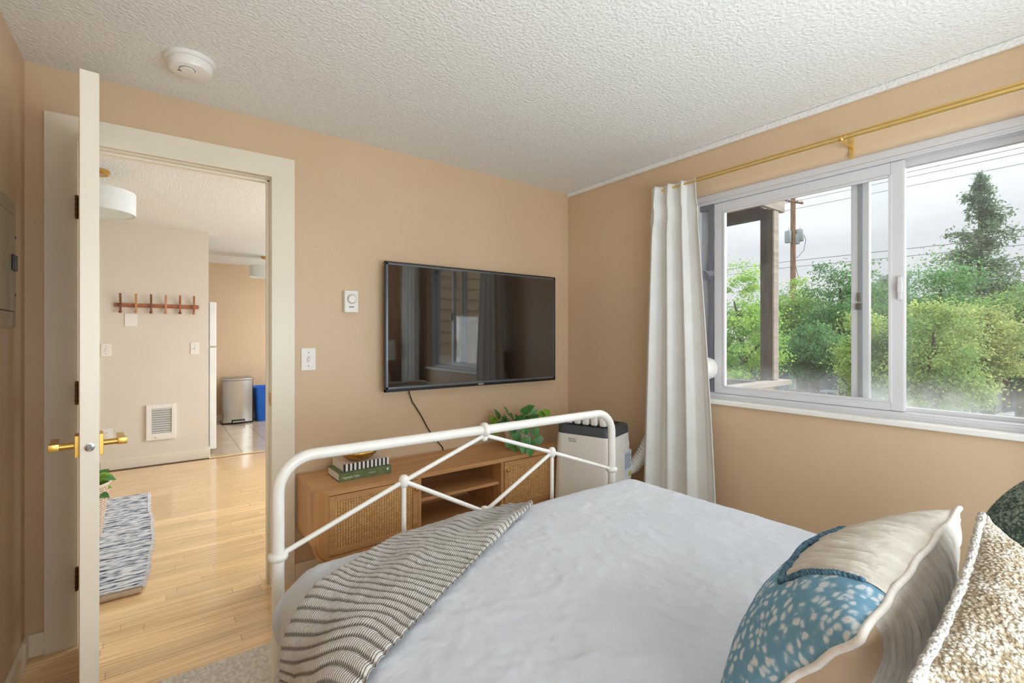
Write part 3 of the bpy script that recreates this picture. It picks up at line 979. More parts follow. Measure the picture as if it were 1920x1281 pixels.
def cane_mat():
    m, t, b = newmat('woven_cane')
    L = t.links.new
    b.inputs['Roughness'].default_value = 0.55
    co = t.nodes.new('ShaderNodeTexCoord')
    sp = t.nodes.new('ShaderNodeSeparateXYZ')
    L(co.outputs['Object'], sp.inputs[0])
    mp = t.nodes.new('ShaderNodeMapping'); mp.inputs['Rotation'].default_value = (PI / 2, 0, 0)
    L(co.outputs['Object'], mp.inputs['Vector'])
    br = t.nodes.new('ShaderNodeTexBrick')
    br.inputs['Scale'].default_value = 1.0
    br.offset = 0.0
    br.inputs['Brick Width'].default_value = 0.0125; br.inputs['Row Height'].default_value = 0.0075
    br.inputs['Mortar Size'].default_value = 0.0017; br.inputs['Mortar Smooth'].default_value = 0.6
    br.inputs['Color1'].default_value = lin((246, 206, 146)); br.inputs['Color2'].default_value = lin((226, 172, 106)); br.inputs['Mortar'].default_value = lin((150, 96, 46))
    L(mp.outputs[0], br.inputs['Vector'])
    nz = t.nodes.new('ShaderNodeTexNoise'); nz.inputs['Scale'].default_value = 30
    L(co.outputs['Object'], nz.inputs['Vector'])
    mr = t.nodes.new('ShaderNodeMapRange'); mr.inputs['To Min'].default_value = 0.8; mr.inputs['To Max'].default_value = 1.15
    L(nz.outputs['Fac'], mr.inputs['Value'])
    hs = t.nodes.new('ShaderNodeHueSaturation')
    L(mr.outputs[0], hs.inputs['Value']); L(br.outputs['Color'], hs.inputs['Color'])
    L(hs.outputs['Color'], b.inputs['Base Color'])
    bp = t.nodes.new('ShaderNodeBump'); bp.invert = True; bp.inputs['Strength'].default_value = 0.8; bp.inputs['Distance'].default_value = 0.002
    L(br.outputs['Fac'], bp.inputs['Height']); L(bp.outputs[0], b.inputs['Normal'])
    return m
M_cane = cane_mat()
M_shadow = mat('door_gap', (70, 46, 28), 0.8)
def rattan_door(x0, x1, knob_x):
    z0, z1, fw = CZ0 + 0.026, CZ1 - 0.026, 0.026
    y = CY0 - 0.002
    mb = MB()
    for a in ((x0, x0 + fw, z0, z1), (x1 - fw, x1, z0, z1), (x0 + fw, x1 - fw, z0, z0 + fw), (x0 + fw, x1 - fw, z1 - fw, z1)):
        mb.box(a[0], a[1], y, y + 0.018, a[2], a[3], 0.0015)
    d = obj('door', mb, M_oak, con)
    obj('rattan_panel', MB().box(x0 + fw - 0.001, x1 - fw + 0.001, y + 0.005, y + 0.012, z0 + fw - 0.001, z1 - fw + 0.001), M_cane, d, world=False)
    d.children[-1].data.transform(Matrix.Translation(-Vector(con.location)))
    k = obj('knob', MB().lathe([(0.004, 0.0), (0.0045, -0.008), (0.009, -0.012), (0.0085, -0.018), (0.002, -0.02)], (knob_x, y, z1 - 0.045), 16, 'y'), M_brass, d, world=False, smooth=True)
    k.data.transform(Matrix.Translation(-Vector(con.location)))
rattan_door(0.632, 1.072, 1.062)
rattan_door(1.625, 2.062, 1.640)
for x in (0.78, 1.91):
    for y in (CY0 + 0.05, CY1 - 0.05):
        obj('leg', MB().tube([(x, y, 0), (x, y, CZ0)], [0.012, 0.018], 12), M_oakv, con, smooth=True, auto=50)

# ------------------------------------------------------------------ books and bowl
def book(name, label, w_, d_, z0, h, loc, rz, cover, pages, spine):
    t = thing(name, label, 'book', (loc[0], loc[1], z0), rz, 'books stacked on the console')
    c = 0.0025
    mb = MB().box(0, w_, 0, d_, 0, c, 0.0008).box(0, w_, 0, d_, h - c, h, 0.0008)
    obj('cover', mb, cover, t, world=False)
    obj('spine', MB().box(0, w_, -0.002, 0.003, 0, h, 0.001), spine, t, world=False)
    obj('page_block', MB().box(0.004, w_ - 0.004, 0.003, d_ - 0.005, c, h - c), pages, t, world=False)
    return t
M_pages = mat('page_edges', (226, 218, 206), 0.9, c2=(206, 198, 186), nscale=60, stretch=(1, 1, 40))
M_gbook = mat('green_cloth', (104, 118, 78), 0.75, c2=(88, 102, 66), nscale=40)
M_pinkish = mat('pale_cover', (214, 200, 190), 0.6)
def stripe_mat():
    m, t, b = newmat('black_white_stripes')
    L = t.links.new
    b.inputs['Roughness'].default_value = 0.6
    co = t.nodes.new('ShaderNodeTexCoord'); sp = t.nodes.new('ShaderNodeSeparateXYZ')
    L(co.outputs['Object'], sp.inputs[0])
    a = t.nodes.new('ShaderNodeMath'); a.operation = 'MULTIPLY'; a.inputs[1].default_value = 1 / 0.0215
    L(sp.outputs['X'], a.inputs[0])
    f = t.nodes.new('ShaderNodeMath'); f.operation = 'FRACT'; L(a.outputs[0], f.inputs[0])
    g_ = t.nodes.new('ShaderNodeMath'); g_.operation = 'GREATER_THAN'; g_.inputs[1].default_value = 0.5; L(f.outputs[0], g_.inputs[0])
    mx = t.nodes.new('ShaderNodeMixRGB'); mx.inputs[1].default_value = lin((34, 32, 36)); mx.inputs[2].default_value = lin((232, 226, 218))
    L(g_.outputs[0], mx.inputs[0]); L(mx.outputs[0], b.inputs['Base Color'])
    return m
M_stripe = stripe_mat()
gb = book('hardback_book', 'green hardback book at the bottom of the pair on the console', 0.268, 0.185, CZ1 + 0.0003, 0.042, (0.708, 2.352), 0.02, M_gbook, M_pages, M_gbook)
M_cream = mat('cream_ink', (226, 220, 196), 0.6)
lettering('spine_title', 'Vegetable Table', 0.0135, M_cream, gb, (0.058, -0.0022, 0.018), (PI / 2, 0, 0))
lettering('spine_author', 'a cook book', 0.008, M_cream, gb, (0.165, -0.0022, 0.022), (PI / 2, 0, 0))
obj('spine_emblem', MB().lathe([(0.006, 0.0), (0.006, -0.0006), (0.001, -0.0008)], (0.248, -0.0018, 0.026), 12, 'y'), M_cream, gb, world=False)
book('hardback_book', 'book with black and white striped spine lying on the green book', 0.237, 0.178, CZ1 + 0.0428, 0.036, (0.735, 2.372), 0.03, M_pinkish, M_pages, M_stripe)
mb = MB()
bcx, bcy, bz = 0.828, 2.425, CZ1 + 0.0792
n = 72
rings = []
prof = [(0.030, 0.0, 0), (0.045, 0.004, .3), (0.070, 0.020, .9), (0.088, 0.038, 1), (0.097, 0.053, .5), (0.0945, 0.0535, 0), (0.083, 0.038, 0), (0.066, 0.023, 0), (0.040, 0.009, 0), (0.01, 0.007, 0)]
for r, h, fl_ in prof:
    rings.append([mb.bm.verts.new((bcx + (r + 0.0022 * fl_ * math.cos(24 * 2 * PI * k / n)) * math.cos(2 * PI * k / n), bcy + (r + 0.0022 * fl_ * math.cos(24 * 2 * PI * k / n)) * math.sin(2 * PI * k / n), bz + h)) for k in range(n)])
for A, B in zip(rings, rings[1:]):
    for k in range(n):
        mb.bm.faces.new((A[k], A[(k + 1) % n], B[(k + 1) % n], B[k]))
mb.bm.faces.new(list(reversed(rings[0])))
mb.bm.faces.new(rings[-1])
tag(obj('brass_bowl', mb, M_brass, smooth=True), 'fluted brass bowl standing on the striped book', 'bowl')

# ------------------------------------------------------------------ trailing plant on the console
def leaf_mesh(name, m, heart=True, nl=5):
    """a leaf in the xy plane, stalk end at the origin, tip at +y, folded along the midrib"""
    outl = [(0.0, 0.0), (0.26, -0.06), (0.46, 0.08), (0.5, 0.28), (0.40, 0.52), (0.22, 0.76), (0.0, 1.0)] if heart else [(0, 0), (0.14, 0.12), (0.22, 0.32), (0.22, 0.55), (0.13, 0.8), (0.0, 1.0)]
    mid = [(0, y) for _, y in outl]
    V, Fc = [], []
    bend = lambda y: -0.16 * y * y
    for s in (1, -1):
        b0 = len(V)
        for (x, y) in outl:
            V.append((s * x, y, bend(max(0, y)) + 0.10 * abs(x)))
        for (x, y) in mid:
            V.append((0, max(0, y), bend(max(0, y)) - 0.02))
        k = len(outl)
        for i in range(k - 1):
            q = (b0 + i, b0 + i + 1, b0 + k + i + 1, b0 + k + i)
            Fc.append(q if s > 0 else tuple(reversed(q)))
    me = bpy.data.meshes.new(name)
    me.from_pydata(V, [], Fc)
    me.validate()
    me.materials.append(m)
    return me
def leaf_mat(name, c, c2):
    m = mat(name, c, 0.4, c2=c2, nscale=5, rnd=0.22, sheen=0.0)
    b = m.node_tree.nodes['Principled BSDF']
    b.inputs['Subsurface Weight'].default_value = 0.0
    return m
M_leaf = leaf_mat('ivy_leaf', (92, 152, 76), (48, 104, 54))
M_leaf2 = leaf_mat('young_leaf', (132, 176, 56), (100, 148, 40))
LM1, LM2 = leaf_mesh('leaf', M_leaf), leaf_mesh('leaf_young', M_leaf2)
LM3 = leaf_mesh('leaf_narrow', M_leaf, heart=False)
ptx, pty = 1.872, 2.43
pp = thing('potted_plant', 'trailing green plant in a pale patterned pot at the right end of the console', 'plant', (ptx, pty, CZ1))
M_pot = mat('pale_stone_pot', (222, 212, 196), 0.7, c2=(196, 184, 166), nscale=90, bump=0.4, bscale=120, bdist=0.002)
obj('pot', MB().lathe([(0.068, 0.0005), (0.078, 0.02), (0.096, 0.09), (0.102, 0.128), (0.092, 0.128), (0.086, 0.09), (0.06, 0.03), (0.01, 0.025)], (0, 0, 0), 36), M_pot, pp, world=False, smooth=True, auto=45)
obj('soil', MB().lathe([(0.086, 0.1), (0.086, 0.112), (0.01, 0.116)], (0, 0, 0), 24), mat('soil', (60, 44, 32), 1.0), pp, world=False)
def put_leaf(parent, me, pos, tip, face, size):
    y = Vector(tip).normalized()
    z = Vector(face)
    z = (z - y * z.dot(y)).normalized()
    x = y.cross(z)
    o = bpy.data.objects.new('leaf', me)
    COL.objects.link(o)
    o.parent = parent
    p = Vector(pos) - Vector(parent.location)
    M = Matrix(((x.x, y.x, z.x, p.x), (x.y, y.y, z.y, p.y), (x.z, y.z, z.z, p.z), (0, 0, 0, 1))) @ Matrix.Diagonal((size, size, size, 1))
    o.matrix_local = M
    return o
rim = Vector((ptx, pty, CZ1 + 0.125))
stems = MB()
front = [(958, 800, 2.96), (982, 796, 2.93), (1002, 804, 2.96), (966, 812, 2.93), (986, 820, 2.91), (952, 828, 2.93), (961, 834, 2.92), (976, 830, 2.90), (994, 826, 2.92), (992, 842, 2.88), (928, 802, 3.02), (983, 834, 2.90), (1010, 818, 2.97)]
cdir = Vector((-SA, -CA, 0.25))
for i, (px, py, k) in enumerate(front):
    p = ray(px, py, k)
    tip = Vector((random.uniform(-.45, .45), -0.15, -1)) + cdir * 0.15
    put_leaf(pp, LM2 if i == 10 else LM1, p, tip, cdir + Vector((random.uniform(-.5, .5), random.uniform(-.3, .3), random.uniform(0, .5))), random.uniform(0.058, 0.076) if i not in (5, 6, 9) else 0.052)
    a = rim + Vector((p.x - rim.x, p.y - rim.y, 0)) * 0.6
    stems.tube([rim, a + Vector((0, 0, 0.03)), (a + p) / 2 + Vector((0, -0.012, 0.02)), p], 0.0014, 5)
tops = [(925, 785), (934, 776), (946, 788), (952, 770), (961, 780), (970, 783), (979, 775), (984, 767), (992, 763), (998, 770), (1001, 781), (990, 783), (968, 791), (942, 793), (932, 792), (956, 788), (976, 786), (985, 789), (950, 782), (1004, 786)]
for i, (px, py) in enumerate(tops):
    p = ray(px, py + 4, 3.05 + random.uniform(-0.07, 0.06))
    o_ = p - rim
    tip = Vector((o_.x * 4 + random.uniform(-.25, .25), o_.y * 3 - 0.25, 0.35 + 0.25 * random.random()))
    put_leaf(pp, LM2 if i in (0, 14) else (LM3 if i % 3 == 0 else LM1), p - tip.normalized() * 0.02, tip, Vector((random.uniform(-.5, .5), -0.8, 0.7)), random.uniform(0.055, 0.078))
    stems.tube([rim, rim + o_ * 0.5 + Vector((0, 0, 0.02)), p - tip.normalized() * 0.02], 0.0013, 5)
for px, py in ((1021, 776), (1012, 780)):
    p = ray(px, py, 3.06)
    put_leaf(pp, LM2, p, (0.9, 0.1, 0.35), (0, -0.8, 0.7), 0.06)
    stems.tube([rim, (rim + p) / 2 + Vector((0, 0, 0.03)), p], 0.0013, 5)
obj('stems', stems, M_leaf, pp)

# ------------------------------------------------------------------ portable air conditioner, turned towards the bed
ac = thing('portable_air_conditioner', 'white portable air conditioner with a dark grey top rim in the corner', 'air conditioner', (2.163, 2.054, 0), math.atan2(-0.954, 0.30))
AW, AD = 0.37, 0.30
def rrect(w_, d_, r, n=6):
    P = []
    for cx, cy, a0 in ((w_ / 2 - r, d_ / 2 - r, 0), (-w_ / 2 + r, d_ / 2 - r, PI / 2), (-w_ / 2 + r, -d_ / 2 + r, PI), (w_ / 2 - r, -d_ / 2 + r, 1.5 * PI)):
        P += [(cx + r * math.cos(a0 + i * PI / 2 / n), cy + r * math.sin(a0 + i * PI / 2 / n)) for i in range(n + 1)]
    return P
def loft(secs):
    mb = MB()
    rings = [[mb.bm.verts.new((x, y, z)) for x, y in poly] for poly, z in secs]
    for A, B in zip(rings, rings[1:]):
        for k in range(len(A)):
            mb.bm.faces.new((A[k], A[(k + 1) % len(A)], B[(k + 1) % len(A)], B[k]))
    mb.bm.faces.new(list(reversed(rings[0])))
    mb.bm.faces.new(rings[-1])
    return mb
obj('body', loft([(rrect(AW + .03, AD + .03, .06), .05), (rrect(AW + .03, AD + .035, .06), .25), (rrect(AW + .008, AD + .008, .055), .62), (rrect(AW, AD, .055), .682)]), M_white, ac, world=False, smooth=True, auto=40)
obj('top_rim', loft([(rrect(AW, AD, .055), .6825), (rrect(AW - .004, AD - .004, .055), .725), (rrect(AW - .02, AD - .02, .05), .735), (rrect(AW - .05, AD - .05, .04), .732)]), M_dgrey, ac, world=False, smooth=True, auto=40)
obj('control_panel', MB().box(-0.12, 0.12, 0.02, 0.11, 0.731, 0.738, 0.003), M_black, ac, world=False)
# air outlet flap with its vanes standing open
obj('outlet_slot', MB().box(-0.12, 0.115, -0.105, -0.01, 0.731, 0.736, 0.002), M_black, ac, world=False)
vn = obj('air_flap', loft([([(-0.125, -0.06), (0.12, -0.06), (0.12, 0.0), (-0.125, 0.0)], .742), ([(-0.128, -0.085), (0.123, -0.085), (0.123, -0.01), (-0.128, -0.01)], .77), ([(-0.10, -0.07), (0.10, -0.07), (0.10, -0.03), (-0.10, -0.03)], .785)]), M_white, ac, world=False, smooth=True, auto=30)
for i in range(5):
    x = -0.112 + i * 0.056
    mb = MB().box(x - 0.021, x + 0.021, -0.112, -0.06, 0.737, 0.792, 0.012, 3)
    obj('vane', mb, M_white, vn, world=False, smooth=True, auto=40)
mb = MB()
for x, y in ((-.14, -.1), (.14, -.1), (-.14, .1), (.14, .1)):
    o_ = MB().lathe([(0.012, -0.012), (0.024, -0.009), (0.024, 0.009), (0.012, 0.012)], (x, y, 0.0245), 16, 'x')
    obj('caster', o_, M_black, ac, world=False, smooth=True, auto=40)
obj('air_intake', MB().box(AW / 2 - 0.0, AW / 2 + 0.014, -0.02, 0.10, 0.18, 0.40, 0.004), M_white, ac, world=False)
lettering('brand_lettering', 'BLACK+\nDECKER', 0.014, M_ink, ac, (-0.062, -AD / 2 - 0.003, 0.648), (PI / 2, 0, 0))
# rating label on the side
xs = AW / 2 + 0.0085
lb = obj('rating_label', MB().box(xs - 0.006, xs + 0.0015, 0.02, 0.13, 0.40, 0.575), mat('label_paper', (214, 222, 230), 0.6), ac, world=False)
mb = MB()
for i in range(9):
    mb.box(xs + 0.0015, xs + 0.002, 0.028, 0.122 - 0.02 * (i % 3 == 2), 0.472 + i * 0.0105, 0.4765 + i * 0.0105)
obj('label_print', mb, mat('label_blue', (120, 134, 158), 0.6), lb, world=False)
obj('energy_badge', MB().box(xs + 0.0015, xs + 0.002, 0.09, 0.125, 0.415, 0.445), mat('label_yellow', (206, 200, 84), 0.6), lb, world=False)
obj('grip', MB().box(AW / 2 - 0.004, AW / 2 + 0.006, 0.03, 0.11, 0.60, 0.625, 0.003), M_white, ac, world=False)
# exhaust hose up to the window
pts = []
ctrl = [Vector(p) for p in ((2.335, 1.965, 0.44), (2.42, 1.94, 0.46), (2.468, 1.87, 0.60), (2.470, 1.74, 0.88), (2.472, 1.60, 1.06), (2.50, 1.535, 1.085), (2.580, 1.535, 1.085))]
for i in range(len(ctrl) - 1):
    p0, p1, p2, p3 = ctrl[max(0, i - 1)], ctrl[i], ctrl[i + 1], ctrl[min(len(ctrl) - 1, i + 2)]
    for j in range(16):
        t_ = j / 16
        pts.append(0.5 * ((2 * p1) + (p2 - p0) * t_ + (2 * p0 - 5 * p1 + 4 * p2 - p3) * t_ ** 2 + (3 * p1 - p0 - 3 * p2 + p3) * t_ ** 3))
pts.append(ctrl[-1])
rad = [(0.040 if p.y > 1.60 else 0.040 + 0.020 * min(1, (1.60 - p.y) / 0.05)) + 0.004 * (i % 2) for i, p in enumerate(pts)]
hb = MB().tube(pts, rad, 20)
hb.bm.transform((Matrix.Translation(ac.location) @ Matrix.Rotation(ac.rotation_euler.z, 4, 'Z')).inverted())
obj('exhaust_hose', hb, M_white, ac, world=False, smooth=True, auto=25)
# grey panel filling the gap beside the sash
M_panel = mat('grey_vent_panel', (176, 178, 186), 0.6, c2=(166, 168, 176), nscale=5)
M_foam = mat('grey_foam_strip', (120, 120, 128), 0.9)
vp = thing('window_vent_panel', 'grey filler panel with dark foam tape between the window frame and the sash', 'panel', (2.59, 1.54, 0.946))
obj('panel_sheet', MB().box(2.584, 2.594, 1.497, 1.578, 0.947, 2.033, 0.001), M_panel, vp)
mb = MB()
def strip(zs, ys, wdt):
    mb_ = MB()
    poly = [(y - wdt / 2, z) for y, z in zip(ys, zs)] + [(y + wdt / 2, z) for y, z in reversed(list(zip(ys, zs)))]
    return mb_.prism(poly, 2.568, 2.5835, 'x')
obj('foam_tape', strip([0.95, 1.2, 1.5, 1.62], [1.512, 1.516, 1.508, 1.514], 0.026), M_foam, vp)
obj('foam_tape', strip([1.655, 1.72, 1.86, 2.03], [1.522, 1.512, 1.505, 1.512], 0.03), M_foam, vp)
obj('foam_tape', MB().box(2.5665, 2.5820, 1.497, 1.578, 2.004, 2.033), M_foam, vp)
obj('loose_foam_end', MB().prism([(1.505, 1.60), (1.53, 1.64), (1.55, 1.655), (1.535, 1.63), (1.52, 1.595)], 2.55, 2.568, 'x'), M_foam, vp)

# ------------------------------------------------------------------ television
TX0, TX1, TZ0, TZ1, TY = 1.032, 2.321, 0.953, 1.699, 2.578
tv = thing('television', 'large flat black television on the wall reflecting the window', 'television', ((TX0 + TX1) / 2, TY, TZ0))
def tv_screen():
    m, t, b = newmat('tv_screen')
    b.inputs['Base Color'].default_value = (0.004, 0.004, 0.005, 1)
    b.inputs['Roughness'].default_value = 0.035
    b.inputs['IOR'].default_value = 2.3
    return m
obj('back_housing', MB().box(TX0 + 0.01, TX1 - 0.01, TY + 0.012, TY + 0.034, TZ0 + 0.01, TZ1 - 0.005, 0.004).box(TX0 + 0.25, TX1 - 0.25, TY + 0.034, YF - 0.002, TZ0 + 0.06, TZ1 - 0.25, 0.004), M_black, tv)
mb = MB()
B_ = 0.007
for a in ((TX0, TX0 + B_, TZ0, TZ1), (TX1 - B_, TX1, TZ0, TZ1), (TX0, TX1, TZ1 - B_, TZ1), (TX0, TX1, TZ0, TZ0 + 0.016)):
    mb.box(a[0], a[1], TY, TY + 0.022, a[2], a[3], 0.001)
obj('bezel', mb, M_black, tv)
mb = MB()
z0 = TZ0 + 0.016
for a in ((TX0 + B_, TX0 + B_ + 0.011, z0, TZ1 - B_), (TX1 - B_ - 0.008, TX1 - B_, z0, TZ1 - B_), (TX0 + B_, TX1 - B_, TZ1 - B_ - 0.011, TZ1 - B_), (TX0 + B_, TX1 - B_, z0, z0 + 0.012)):
    mb.box(a[0], a[1], TY + 0.003, TY + 0.01, a[2], a[3])
obj('inner_bezel', mb, mat('grey_bezel', (120, 126, 134), 0.25, 0.6), tv)
obj('screen', MB().box(TX0 + B_ + 0.010, TX1 - B_ - 0.007, TY + 0.005, TY + 0.012, z0 + 0.011, TZ1 - B_ - 0.010), tv_screen(), tv)
obj('brand_plate', MB().box((TX0 + TX1) / 2 - 0.02, (TX0 + TX1) / 2 + 0.02, TY - 0.0015, TY + 0.001, TZ0 + 0.005, TZ0 + 0.015, 0.0005), M_chrome, tv)
cord = [(1.198, 2.615, 0.99), (1.204, 2.634, 0.935), (1.225, 2.638, 0.88), (1.285, 2.640, 0.79), (1.325, 2.640, 0.715), (1.37, 2.640, 0.645), (1.43, 2.640, 0.578), (1.455, 2.6405, 0.50)]
obj('power_cord', MB().tube([(x, y + 0.0015, z) for x, y, z in cord], 0.0034, 8), M_black, tv, smooth=True)

# ------------------------------------------------------------------ wall plates, smoke detector, breaker panel
def switch_plate(x, y, z, label, group=None, toggle=True, w_=0.072, h=0.117):
    t = thing('light_switch' if toggle else 'blank_wall_plate', label, 'light switch' if toggle else 'wall plate', (x, y, z), group=group)
    obj('plate', MB().box(-w_ / 2, w_ / 2, -0.006, 0, -h / 2, h / 2, 0.002), M_white, t, world=False)
    if toggle:
        obj('slot', MB().box(-0.007, 0.007, -0.0068, -0.0055, -0.014, 0.014), mat('switch_slot', (206, 200, 194), 0.5), t, world=False)
        obj('toggle', MB().prism([(-0.004, -0.006), (-0.016, -0.009), (-0.016, -0.004), (-0.004, 0.008)], -0.005, 0.005, 'x').box(-0.0046, 0.0046, -0.012, -0.004, -0.006, 0.004), M_white, t, world=False)
        for s in (-1, 1):
            obj('screw', MB().lathe([(0.0032, 0.0), (0.003, -0.0012), (0.001, -0.0014)], (0, -0.006, s * 0.036), 10, 'y'), M_ink, t, world=False)
    return t
switch_plate(0.639, YF, 1.151, 'white light switch between the door casing and the thermostat')
th = thing('thermostat', 'white dial thermostat on the wall left of the television', 'thermostat', (0.856, YF, 1.4635))
obj('cover', MB().box(-0.037, 0.037, -0.034, 0, -0.06, 0.06, 0.003), M_white, th, world=False)
dl = obj('dial', MB().lathe([(0.0225, 0.0), (0.0225, -0.008), (0.019, -0.012), (0.004, -0.013)], (0.002, -0.034, 0.013), 28, 'y'), M_white, th, world=False, smooth=True, auto=35)
obj('dial_ring', MB().lathe([(0.0265, 0.0), (0.0265, -0.001), (0.022, -0.0012)], (0.001, -0.034, 0.013), 28, 'y'), mat('dial_ring_grey', (176, 176, 174), 0.5), th, world=False)
obj('badge', MB().box(-0.014, 0.014, -0.035, -0.0335, -0.033, -0.0275), M_ink, th, world=False)
mb = MB()
for i in range(7):
    a = PI / 2 + (i - 3) * 0.33
    mb.box(0.001 + 0.031 * math.cos(a) - 0.0012, 0.001 + 0.031 * math.cos(a) + 0.0012, -0.0346, -0.0338, 0.013 + 0.031 * math.sin(a) - 0.0012, 0.013 + 0.031 * math.sin(a) + 0.0012)
obj('scale_marks', mb, M_ink, th, world=False)

sd = thing('smoke_detector', 'round white smoke detector on the ceiling near the open door', 'smoke detector', (0.105, 2.255, H))
obj('base_ring', MB().lathe([(0.086, 0), (0.086, -0.012), (0.083, -0.015), (0.070, -0.016)], (0, 0, 0), 48), M_white, sd, world=False, smooth=True, auto=35)
obj('housing', MB().lathe([(0.0735, -0.0155), (0.0735, -0.022), (0.076, -0.024), (0.076, -0.032), (0.070, -0.046), (0.060, -0.050), (0.002, -0.051)], (0, 0, 0), 48), M_white, sd, world=False, smooth=True, auto=30)
bt = obj('test_button', MB().lathe([(0.024, -0.0505), (0.024, -0.054), (0.021, -0.056), (0.001, -0.056)], (-0.012, -0.022, 0), 28), M_white, sd, world=False, smooth=True, auto=30)
obj('button_gap', MB().lathe([(0.0265, -0.0505), (0.0265, -0.0514), (0.024, -0.0514)], (-0.012, -0.022, 0), 28), M_ink, sd, world=False)
obj('indicator_slot', MB().box(-0.042, -0.026, -0.004, 0.004, -0.0515, -0.050), M_ink, sd, world=False)

bk = thing('breaker_panel', 'grey metal breaker panel in the left wall', 'electrical panel', (XL, 2.2, 1.53))
M_pan = mat('panel_grey', (176, 164, 138), 0.4, c2=(168, 156, 130), nscale=4)
obj('cover_frame', MB().box(XL - 0.001, XL + 0.010, 1.95, 2.447, 1.303, 1.752, 0.004), M_pan, bk)
pd_ = obj('panel_door', MB().box(XL + 0.010, XL + 0.0135, 1.99, 2.415, 1.362, 1.700, 0.002), M_pan, bk)
obj('door_latch', MB().box(XL + 0.0125, XL + 0.020, 2.365, 2.425, 1.504, 1.560, 0.004), M_black, pd_, world=False).data.transform(Matrix.Translation(-Vector(bk.location)))
obj('door_seam', MB().box(XL + 0.0098, XL + 0.0108, 1.986, 2.419, 1.358, 1.704), M_black, bk)
for z in (1.628, 1.42):
    obj('screw', MB().lathe([(0.006, 0.0), (0.005, 0.003), (0.001, 0.0035)], (XL + 0.010, 2.434, z), 12, 'x'), M_ink, bk)

# ------------------------------------------------------------------ curtains and double rod
RX = 2.40
cr_ = thing('curtain_rod', 'slim gold double curtain rod over the window', 'curtain rod', (RX, 0.85, 2.135))
obj('front_rod', MB().tube([(RX, -0.28, 2.136), (RX, 0.70, 2.136)], 0.0075, 14).tube([(RX, 0.70, 2.136), (RX, 1.74, 2.136)], 0.0062, 14), M_gold, cr_, smooth=True, auto=40)
obj('rear_rod', MB().tube([(2.452, -0.28, 2.170), (2.452, 0.70, 2.170)], 0.0058, 12).tube([(2.452, 0.70, 2.170), (2.452, 1.74, 2.170)], 0.0048, 12), M_gold, cr_, smooth=True, auto=40)
for y in (0.80, 1.70, -0.26):
    b_ = obj('bracket', MB().box(2.513, XR, y - 0.009, y + 0.009, 2.075, 2.185, 0.003).box(RX - 0.006, XR - 0.003, y - 0.005, y + 0.005, 2.120, 2.129, 0.002).box(2.446, 2.458, y - 0.005, y + 0.005, 2.125, 2.166, 0.002), M_gold, cr_)
    obj('rod_cup', MB().lathe([(0.0095, -0.008), (0.0112, 0), (0.0095, 0.008)], (RX, y, 2.136), 16, 'y'), M_gold, cr_, smooth=True)
def curtain(name, label, yt0, yt1, yb0, yb1, seed, flip=False):
    ph = seed * 1.7
    def f(a, b2):
        # a across 0..1, b2 0 bottom .. 1 top
        z = 0.03 + b2 * (2.158 - 0.03)
        k = b2 ** 1.4
        y0_, y1_ = yb0 + (yt0 - yb0) * k, yb1 + (yt1 - yb1) * k
        s = a + 0.018 * math.sin(4 * PI * a + ph) * (1 - b2)
        y = y0_ + (y1_ - y0_) * s
        head = max(0.0, (b2 - 0.94) / 0.06)
        amp = 0.034 * (1 - 0.35 * head)
        w_ = math.sin(2 * PI * a * 3.6 + ph) + 0.35 * math.sin(2 * PI * a * 7.1 + ph * 2) + 0.25 * (1 - b2) * math.sin(2 * PI * a * 2.1 + 1)
        pinch = math.exp(-((b2 - 0.915) / 0.03) ** 2)
        x = 2.374 + 0.045 * a + amp * w_ * (0.75 + 0.25 * (1 - b2)) * (1 - 0.45 * pinch)
        y += 0.012 * math.cos(2 * PI * a * 3.6 + ph) * (0.6 + 0.9 * pinch)
        if flip:
            x = 2.374 + 0.02 + amp * 0.7 * w_
        return (min(x, 2.418), y, z)
    o = obj(name, MB().grid(f, 110, 90), M_curtain, smooth=True)
    so = o.modifiers.new('thickness', 'SOLIDIFY')
    so.thickness = 0.003
    return tag(o, label, 'curtain', 'curtains on the gold rod')
curtain('curtain', 'off-white pleated curtain drawn to the left end of the window', 1.785, 1.500, 1.872, 1.372, 1)
curtain('curtain', 'off-white curtain at the near end of the window, seen only in the television reflection', -0.20, 0.14, -0.22, 0.16, 3, True)

# ------------------------------------------------------------------ bedside table and lamp (seen reflected in the television)
ns = thing('bedside_table', 'small wooden bedside table between the bed and the window wall, beside the pillows', 'side table', (2.14, -0.40, 0))
obj('tabletop', MB().box(-0.2, 0.2, -0.18, 0.18, 0.60, 0.625, 0.004), M_oak, ns, world=False)
obj('carcass', MB().box(-0.19, 0.19, -0.17, 0.17, 0.40, 0.60, 0.003), M_oakv, ns, world=False)
dr = obj('drawer', MB().box(-0.18, 0.18, 0.17, 0.182, 0.42, 0.585, 0.002), M_oak, ns, world=False)
obj('knob', MB().lathe([(0.005, 0), (0.006, 0.008), (0.012, 0.012), (0.011, 0.02), (0.002, 0.022)], (0, 0.182, 0.50), 14, 'y'), M_brass, dr, world=False, smooth=True)
for x in (-0.17, 0.17):
    for y in (-0.15, 0.15):
        obj('leg', MB().tube([(x, y, 0), (x, y, 0.40)], [0.012, 0.018], 10), M_oakv, ns, world=False, smooth=True, auto=50)
tl = thing('table_lamp', 'white table lamp on the bedside table', 'lamp', (2.19, -0.40, 0.6255))
obj('lamp_base', MB().lathe([(0.06, 0), (0.085, 0.04), (0.10, 0.12), (0.085, 0.20), (0.04, 0.27), (0.018, 0.30), (0.012, 0.40)], (0, 0, 0), 32), M_ceramic, tl, world=False, smooth=True, auto=60)
